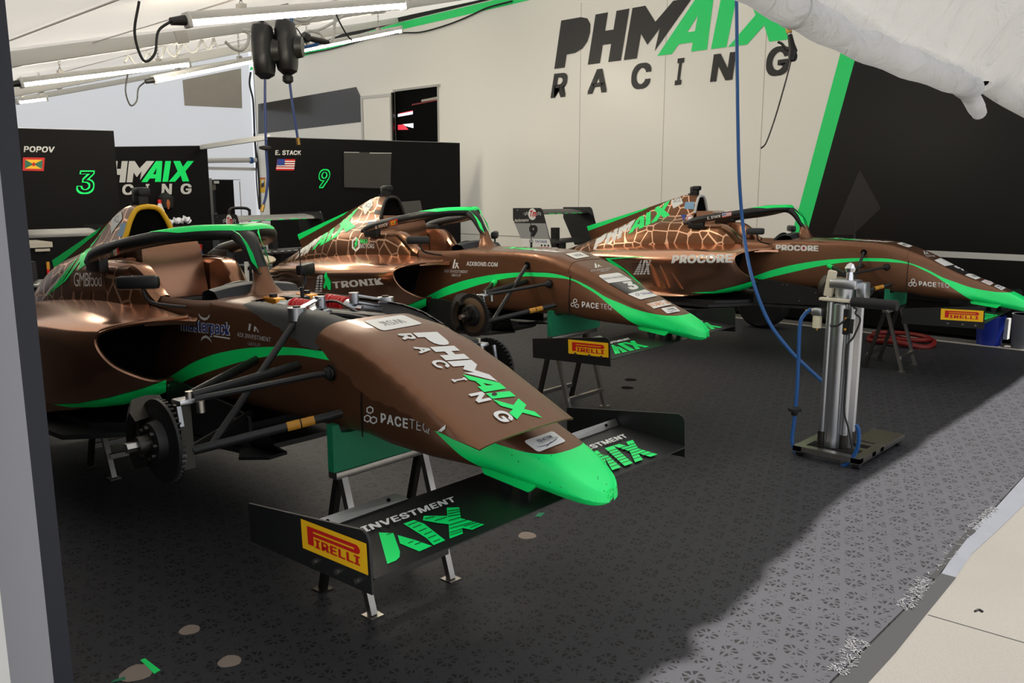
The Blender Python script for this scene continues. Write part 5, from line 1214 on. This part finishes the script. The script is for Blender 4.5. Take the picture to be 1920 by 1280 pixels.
# loose hoses, conduit and nozzle bundle by the reels
X0 = -7.2
b = B('hose_blue'); b.tube([onx(*p, X0) for p in ((545, 28), (548, 48), (552, 62), (562, 75), (568, 82))], .016); b.tube([onx(*p, X0) for p in ((547, 45), (546, 62), (553, 76), (566, 77), (558, 84), (570, 88), (590, 84), (600, 80))], .014)
b.use('black_plastic'); b.ringtube([onx(*p, X0) for p in ((568, 66), (576, 72), (580, 75))], [.04, .05, .03], 10); b.use('dark_metal').ringtube([onx(*p, X0) for p in ((580, 72), (600, 77), (616, 79))], [.025, .03, .02], 10)
b.use('cable_black'); b.tube([onx(*p, X0) for p in ((548, 44), (560, 58), (570, 75), (576, 85))], .006); b.tube([onx(*p, X0) for p in ((629, 24), (637, 42), (650, 65), (660, 76))], .008)
tag(b.build('hose_bundle'), 'tangle of blue hoses and a brass nozzle right of the two hose reels', 'hose')
b = B('cable_grey'); b.tube([onx(*p, -7.6) for p in ((422, 78), (436, 90), (452, 94), (464, 82), (466, 64), (455, 56), (478, 60), (500, 62), (515, 50), (528, 36), (545, 34), (560, 38), (575, 38), (590, 30), (600, 24))], .016)
b.tube([onx(*p, -7.6) for p in ((628, 22), (627, 50), (625, 70), (616, 80), (606, 72), (598, 62), (580, 58), (572, 62))], .016); b.tube([onx(*p, -7.6) for p in ((572, 60), (600, 55), (622, 44), (640, 32), (662, 15), (680, 5))], .014)
tag(b.build('conduit'), 'loose light grey conduit looped along the beam behind the hose reels', 'cable')
b = B('cable_grey'); c = [onx(*p, -9.2) for p in ((232, 118), (285, 106), (330, 94), (380, 84), (410, 78))]; P = cr(c, 12); b.ringtube([p + np.array([.03 * math.cos(i * .75), 0, .06 * math.sin(i * .75)]) for i, p in enumerate(P)], .013, 8)
tag(b.build('coiled_cable'), 'long coiled grey cable strung between the first two roof beams', 'cable'); b = B('cable_grey')
c = [onx(*p, -12.0) for p in ((50, 168), (100, 160), (150, 148), (190, 140))]; P = cr(c, 12); b.ringtube([p + np.array([.03 * math.cos(i * .75), 0, .06 * math.sin(i * .75)]) for i, p in enumerate(P)], .013, 8)
tag(b.build('coiled_cable'), 'shorter coiled grey cable near the roof at the far left', 'cable')
b = B('cable_black'); b.tube([T(*p, .02) for p in ((560, 103), (620, 92), (700, 70), (750, 62), (790, 60), (840, 46), (880, 30), (915, 14), (960, 2))], .012)
b.tube([T(*p, .02) for p in ((470, 135), (468, 158), (474, 185), (476, 215), (478, 262), (484, 320), (488, 393))], .02); b.tube([T(*p, .02) for p in ((476, 250), (480, 300), (481, 340), (486, 392))], .014)
tag(b.build('power_cable'), 'black cable draped along the top of the white lorry wall', 'cable')

# ================================================================== BOARDS, CUPBOARDS AND CLUTTER AT THE BACK
def board(x, tl, tr, label, marks, yl=None):
    a, c = onx(*tl, x), onx(*tr, x)
    if yl is not None: a = np.array([x, yl, a[2] + (yl - a[1]) * (c[2] - a[2]) / (c[1] - a[1])])
    t = thing('display_board', label, 'board', (x, a[1], 0), 'black team boards'); o = np.array([x, a[1], 0])
    b = B('panel_black'); b.prism([np.array([x, a[1], .04]) - o, np.array([x, c[1], .04]) - o, c - o, a - o], (-.05, 0, 0))
    for q, (shp, qd, m) in enumerate(marks):
        b.use(m); H = homog(SQ, qd)
        pts = []
        for cc in shp[0]:
            w_ = H @ [cc[0], cc[1], 1]; pts.append(b.v(onx(w_[0] / w_[2], w_[1] / w_[2], x) - o + [.001 + .0012 * q + (cc[2] * .0002 if len(cc) > 2 else 0), 0, 0]))
        for f in shp[1]: b.face([pts[k] for k in f])
    b.use('aluminium'); b.bar(a - o + [-.025, 0, 0], c - o + [-.025, 0, 0], .05, .008)
    b.build('panel', t)
    b = B('dark_metal'); L = c[1] - a[1]
    for y in (.1, L - .1): b.box((-.35, y - .03, 0), (.0, y + .03, .04))
    b.build('feet', t)
Z1 = (0, 0, 2.977); Z2 = (440, 0, 2.977)
def outl(ch, q, m): return [(text(ch, .035), q, m), (text(ch, -.012), sub(q, .07, .06, .93, .94), 'panel_black')]
def fl(lst): return [(a, q, m) for a, q, m, o in lst]
board(-10.2, (35, 240), (213, 245), 'black board at far left with flag and outlined green number 3', [(text('POPOV', .03), px4(*Z1, (133, 848), (300, 851), (306, 818), (135, 815)), 'silver_vinyl')] + fl(flag_gd(px4(*Z1, (126, 952), (244, 954), (250, 880), (128, 878)))) + outl('3', px4(*Z1, (418, 1083), (522, 1083), (532, 951), (440, 951)), 'green_vinyl'), 2.0)
board(-11.5, (215, 275), (388, 273), 'black board with big white and green team lettering behind the yellow hoop', [(PHM, px4(*Z1, (513, 1020), (1064, 1012), (1082, 898), (524, 899)), 'silver_vinyl'), (AIX, px4(*Z1, (513, 1020), (1064, 1012), (1082, 898), (524, 899)), 'green_vinyl')] + [(a, q, m) for a, q, m in spaced('RACING', px4(*Z1, (462, 1090), (1064, 1083), (1066, 1024), (466, 1030)), 'silver_vinyl', .095)], 3.6)
dark = [(SOLID, px4(*Z2, (608, 1045), (866, 1052), (872, 852), (606, 848)), 'dark_vinyl'), (SOLID, px4(*Z2, (607, 851), (692, 852), (692, 849), (607, 848)), 'silver_vinyl'), (SOLID, px4(*Z2, (750, 856), (872, 857), (872, 853), (750, 852)), 'silver_vinyl')]
board(-9.5, (503, 257), (862, 268), 'wide black board against the white lorry with flag and outlined green number 9', [(text('E. STACK', .03), px4(*Z2, (226, 865), (369, 865), (370, 840), (228, 838)), 'silver_vinyl')] + fl(flag_us(px4(*Z2, (229, 950), (331, 951), (337, 888), (238, 887)))) + outl('9', px4(*Z2, (456, 1050), (522, 1050), (534, 943), (472, 943)), 'green_vinyl') + dark)
def boxpx(b, x, u0, v0, u1, v1, dep, m=None):
    if m: b.use(m)
    p, q = onx(u0, v0, x), onx(u1, v1, x); zs = sorted((p[2], q[2])); b.box((x - dep, p[1], zs[0]), (x, q[1], zs[1])); return b
def one(name, label, cat, fn, group=None):
    b = B('black_plastic'); fn(b); return tag(b.build(name), label, cat, group)
p = onx(403, 337, -12.6)
t = thing('cupboard', 'black steel cupboard with silver edge and latches in the gap between the boards', 'cupboard', (-12.6, p[1], 0)); o0 = np.array([-12.6, p[1], 0])
def bx(nm, x, rects, lab=None):
    b = B('panel_black')
    for r, dep, m in rects:
        b.use(m); a, c = onx(r[0], r[1], x) - o0, onx(r[2], r[3], x) - o0; b.box((a[0] - dep, a[1], 0 if r[3] == 560 else max(0, min(a[2], c[2]))), (a[0], c[1], max(a[2], c[2])))
    b.build(nm, t, lab)
bx('carcass', -12.6, [((402, 337, 450, 560), .5, 'panel_black'), ((401, 336, 451, 337.5), .5, 'aluminium'), ((450, 340, 462, 560), .02, 'line_grey')]); bx('door_edge', -12.58, [((397, 334, 402, 560), .04, 'aluminium'), ((393, 360, 397, 560), .04, 'line_grey')])
bx('latch', -12.55, [((398, 346, 405, 356), .03, 'steel')]); bx('latch', -12.55, [((401, 399, 408, 407), .03, 'steel')]); bx('name_plate', -12.57, [((402, 339, 411, 344), .02, 'silver_vinyl')])
one('rail', 'white metal rail bridging the tops of the lettered board and the wide board', 'rail', lambda b: b.use('fixture_white').bar(onx(378, 276, -11.45), onx(503, 257, -9.52), .05, .06))
one('wall_pipe', 'thin white pipe with blue joint across the back tent wall', 'pipe', lambda b: (b.use('fixture_white').cyl(onx(388, 301, -16.3), onx(480, 300, -16.3), .05), b.use('hose_blue').cyl(onx(469, 300.5, -16.28), onx(473, 300.5, -16.28), .065)))
# rack with trays
x = -9.0; p = onx(463, 420, x); t = thing('tray_rack', 'white rack of trays and blue bins seen through the gap behind the nearest halo', 'rack', (x, p[1], 0)); o0 = np.array([x, p[1], 0])
bx('frame', x, [((500, 419, 503, 560), .03, 'fixture_white'), ((462, 419, 464, 560), .03, 'fixture_white'), ((484, 418, 504, 426), .4, 'fixture_white'), ((464, 500, 503, 504), .4, 'dark_metal')])
for r, m, nm in (((474, 444, 499.5, 449.6), 'crate_white', 'tray'), ((474, 449.8, 499.5, 456.4), 'dark_blue_vinyl', 'bin'), ((464, 456.8, 499.5, 463.6), 'crate_white', 'tray'), ((464, 463.8, 499.5, 471), 'dark_blue_vinyl', 'bin'), ((470, 482, 478, 492), 'crate_blue', 'bin'), ((480, 482, 490, 492), 'crate_blue', 'bin')): bx(nm, x + .02, [(r, .35, m)])
one('parts_pile', 'dark parts heaped on the top tray of the rack', 'parts', lambda b: b.ringtube(cr([onx(*q, -9.1) for q in ((470, 440), (478, 436), (486, 430), (492, 428))], 4), .09, 8))
one('wiping_cloth', 'crumpled cream cloth behind the nearest car\'s halo foot', 'cloth', lambda b: (b.use('cream_cloth').ringtube(cr([onx(*q, -7.0) for q in ((486, 516), (488, 500), (494, 490), (502, 486), (505, 494))], 4), [.05 + .02 * math.sin(i) for i in range(17)], 9)))
one('trolley', 'black trolley with arched tube handle in front of the cupboard', 'trolley', lambda b: (b.tube([onx(*q, -11.8) for q in ((430, 470), (430, 402), (432, 392), (440, 390), (458, 390), (466, 393), (468, 402), (468, 470))], .022), b.box(np.append(onx(429, 440, -11.8)[:2] - [.5, 0], 0), onx(469, 440, -11.8))))
# benches
t = thing('workbench', 'black workbench with aluminium edge behind the yellow hoop, carrying bottle and cloth', 'bench', (-10.9, onx(290, 430, -10.9)[1], 0)); o0 = np.array(t.location)
bx('worktop', -10.9, [((288, 426, 383, 433), .6, 'panel_black'), ((288, 426.5, 381, 431), -.02, 'aluminium')]); bx('cabinet', -10.95, [((290, 433, 381, 560), .5, 'panel_black'), ((360, 434, 376, 437), -.02, 'aluminium')])
zb_ = onx(330, 426, -10.9)[2]
def bottle(b):
    c = onx(302.5, 426, -11.1); c[2] = zb_; b.use('clear_plastic').lathe(c, (0, 0, 1), [(0, .05), (.02, .055), (.14, .055)], 14); b.use('white_vinyl').lathe(c, (0, 0, 1), [(.14, .056), (.22, .056)], 14); b.use('silver_vinyl').lathe(c, (0, 0, 1), [(.22, .05), (.28, .03), (.31, .022)], 14); b.use('red_vinyl').lathe(c, (0, 0, 1), [(.31, .026), (.36, .022)], 12)
one('bottle', 'clear bottle with red cap and white label on the workbench', 'bottle', bottle)
def ragf(b):
    c = onx(335, 424, -11.15); c[2] = zb_ + .05; b.use('paper_white').ringtube(cr([c + np.array(q) for q in ((0, -.12, 0), (.02, -.04, .03), (0, .03, .02), (.01, .1, .05), (0, .15, .01))], 5), [.035 + .018 * math.sin(i * 1.9) for i in range(21)], 9)
one('rag', 'crumpled white rag lying on the workbench beside the bottle', 'cloth', ragf)
one('helmet_bag', 'dark bag with orange trim hanging on the lettered board', 'bag', lambda b: (b.use('black_rubber').lathe(onx(311, 378, -11.38), (0, 0, 1), [(-.12, .02), (-.08, .09), (.06, .1), (.12, .03)], 16), b.use('amber_trim').lathe(onx(315, 381, -11.3), (0, 0, 1), [(-.08, .01), (0, .03), (.07, .012)], 10)))
t = thing('tool_cabinet', 'dark tool cabinet with pale worktop edge at far left behind the nearest rear wing', 'cabinet', (-9.6, onx(50, 457, -9.6)[1], 0)); o0 = np.array(t.location)
bx('worktop', -9.6, [((30, 456, 99, 463), .5, 'line_grey')]); bx('carcass', -9.62, [((34, 463, 96, 560), .45, 'panel_black')]); bx('drawer', -9.6, [((66, 467, 94, 470.5), .02, 'line_grey')]); bx('sticker', -9.6, [((87, 491, 94, 505), .02, 'amber_vinyl'), ((88, 505, 94, 515), .02, 'red_vinyl')])
one('monitor', 'grey flat monitor in front of the wide board behind the middle car', 'monitor', lambda b: (b.use('screen_grey').prism([onx(*q, -9.2) for q in ((752, 379), (788, 376), (793, 400), (756, 406))], (-.04, 0, 0)), b.use('black_plastic').cyl(onx(775, 404, -9.25), onx(775, 404, -9.25) * [1, 1, 0], .02), b.cyl(onx(775, 404, -9.25) * [1, 1, 0], onx(775, 404, -9.25) * [1, 1, 0] + [0, 0, .03], .22)))
zc_ = onx(350, 478.5, -8.0)[2]
one('flight_case', 'black case behind the nearest cockpit with a white paper sheet on it', 'case', lambda b: b.use('panel_black').box(np.append(onx(326, 478, -8.0)[:2] - [.35, 0], 0), onx(384, 478, -8.0) * [1, 1, 0] + [.06, 0, zc_]))
def onpart(k, pts, axis, val): return [np.array(carM(k) @ Vector(cpt(k, u, v, axis, val))) for u, v in pts]
one('paper_sheet', 'white sheet of paper standing behind the nearest cockpit', 'paper', lambda b: b.use('paper_white').prism([onx(*q, -8.0) for q in ((333, 461), (363, 457), (370, 478), (335, 478))], (-.004, 0, 0)))
one('spray_can', 'small can with red top beside the white paper sheet', 'can', lambda b: (b.use('red_vinyl').cyl(onx(373, 468, -8.0), onx(373, 458, -8.0), .03), b.use('hose_blue').cyl(onx(374, 480, -8.0), onx(373, 468, -8.0), .03)))
# under and behind the farthest car
def tub(name, label, u0, u1, v0, v1, y, m):
    a, c = ony(u0, v1, y), ony(u1, v1, y); r = (c[0] - a[0]) / 2; z = ony((u0 + u1) / 2, v0, y)[2]; ctr = np.array([(a[0] + c[0]) / 2, y, 0])
    b = B(m); b.lathe(ctr, (0, 0, 1), [(0, r * .88), (.02, r * .93), (z * .9, r), (z * .95, r * 1.06), (z, r * 1.06), (z, r * .95), (z * .5, r * .9)], 30); tag(b.build(name), label, 'tub', 'plastic tubs by the lorry')
tub('plastic_tub', 'blue plastic tub on the kerb by the lorry, below the farthest front wing', 1828, 1880, 590, 645, 9.16, 'tub_blue')
tub('plastic_tub', 'grey plastic tub at the right edge, right of the blue tub', 1893, 1945, 588, 650, 9.16, 'tub_grey')
one('panel_box', 'pale box wedged between the blue tub and the grey tub', 'box', lambda b: (b.use('crate_white').box(ony(1880, 636, 9.25), ony(1897, 596, 9.35))))
b = B('red_plastic'); c = ony(1690, 628, 8.6); c[2] = .03; b.ringtube([c + np.array([.30 * math.cos(a), .22 * math.sin(a), .018 * math.sin(3 * a)]) for a in np.linspace(0, 2 * math.pi, 40)[:-1]], .026, 10, closed=True); b.ringtube([c + np.array([.26 * math.cos(a), .19 * math.sin(a), .045]) for a in np.linspace(0, 2 * math.pi, 40)[:-1]], .022, 8, closed=True)
tag(b.build('coiled_hose'), 'coil of red hose on the floor behind the farthest car\'s stand', 'hose')
c = ony(1425, 590, 8.55); t = thing('spare_wheel', 'dark spare wheel standing in the shadow beneath the farthest car', 'wheel', (c[0], 8.62, .27)); b = B('black_rubber'); b.lathe((0, 0, 0), (.12, -1, 0), [(-.1, .17), (-.12, .24), (-.08, .268), (.08, .268), (.12, .24), (.1, .17)], 36); b.build('tyre', t); b = B('dark_metal'); b.lathe((0, 0, 0), (.12, -1, 0), [(-.1, .17), (.06, .16), (.02, .06), (.06, .02)], 28); b.build('rim', t)
b = B('line_grey'); b.box((-17, 9.0, -.018), (3, 9.07, .004)); struct(b, 'trim_9')
# bits on the mat
for i, (q, lab, m) in enumerate(((((263, 1237), (272, 1234), (301, 1256), (289, 1263)), 'bright green tape strip stuck on the mat at lower left', 'green_vinyl'), (((207, 1280), (213, 1275), (234, 1268), (236, 1273)), 'dull green tape end at the bottom left edge of the mat', 'stand_green'), (((1003, 968), (1010, 961), (1022, 961), (1014, 969)), 'tiny green and white tape scrap behind the nearest front wing', 'stand_green'))):
    b = B(m); b.prism([onz(u, v, .0012) for u, v in q], (0, 0, .0008)); tag(b.build('tape_strip'), lab, 'tape', 'tape on the mat')
b = B('black_rubber'); b.tube([onz(*q, -.015) for q in ((1828, 1145), (1836, 1142), (1843, 1146))], .0035); tag(b.build('cable_tie'), 'short black tie end lying on the sunlit concrete', 'litter')
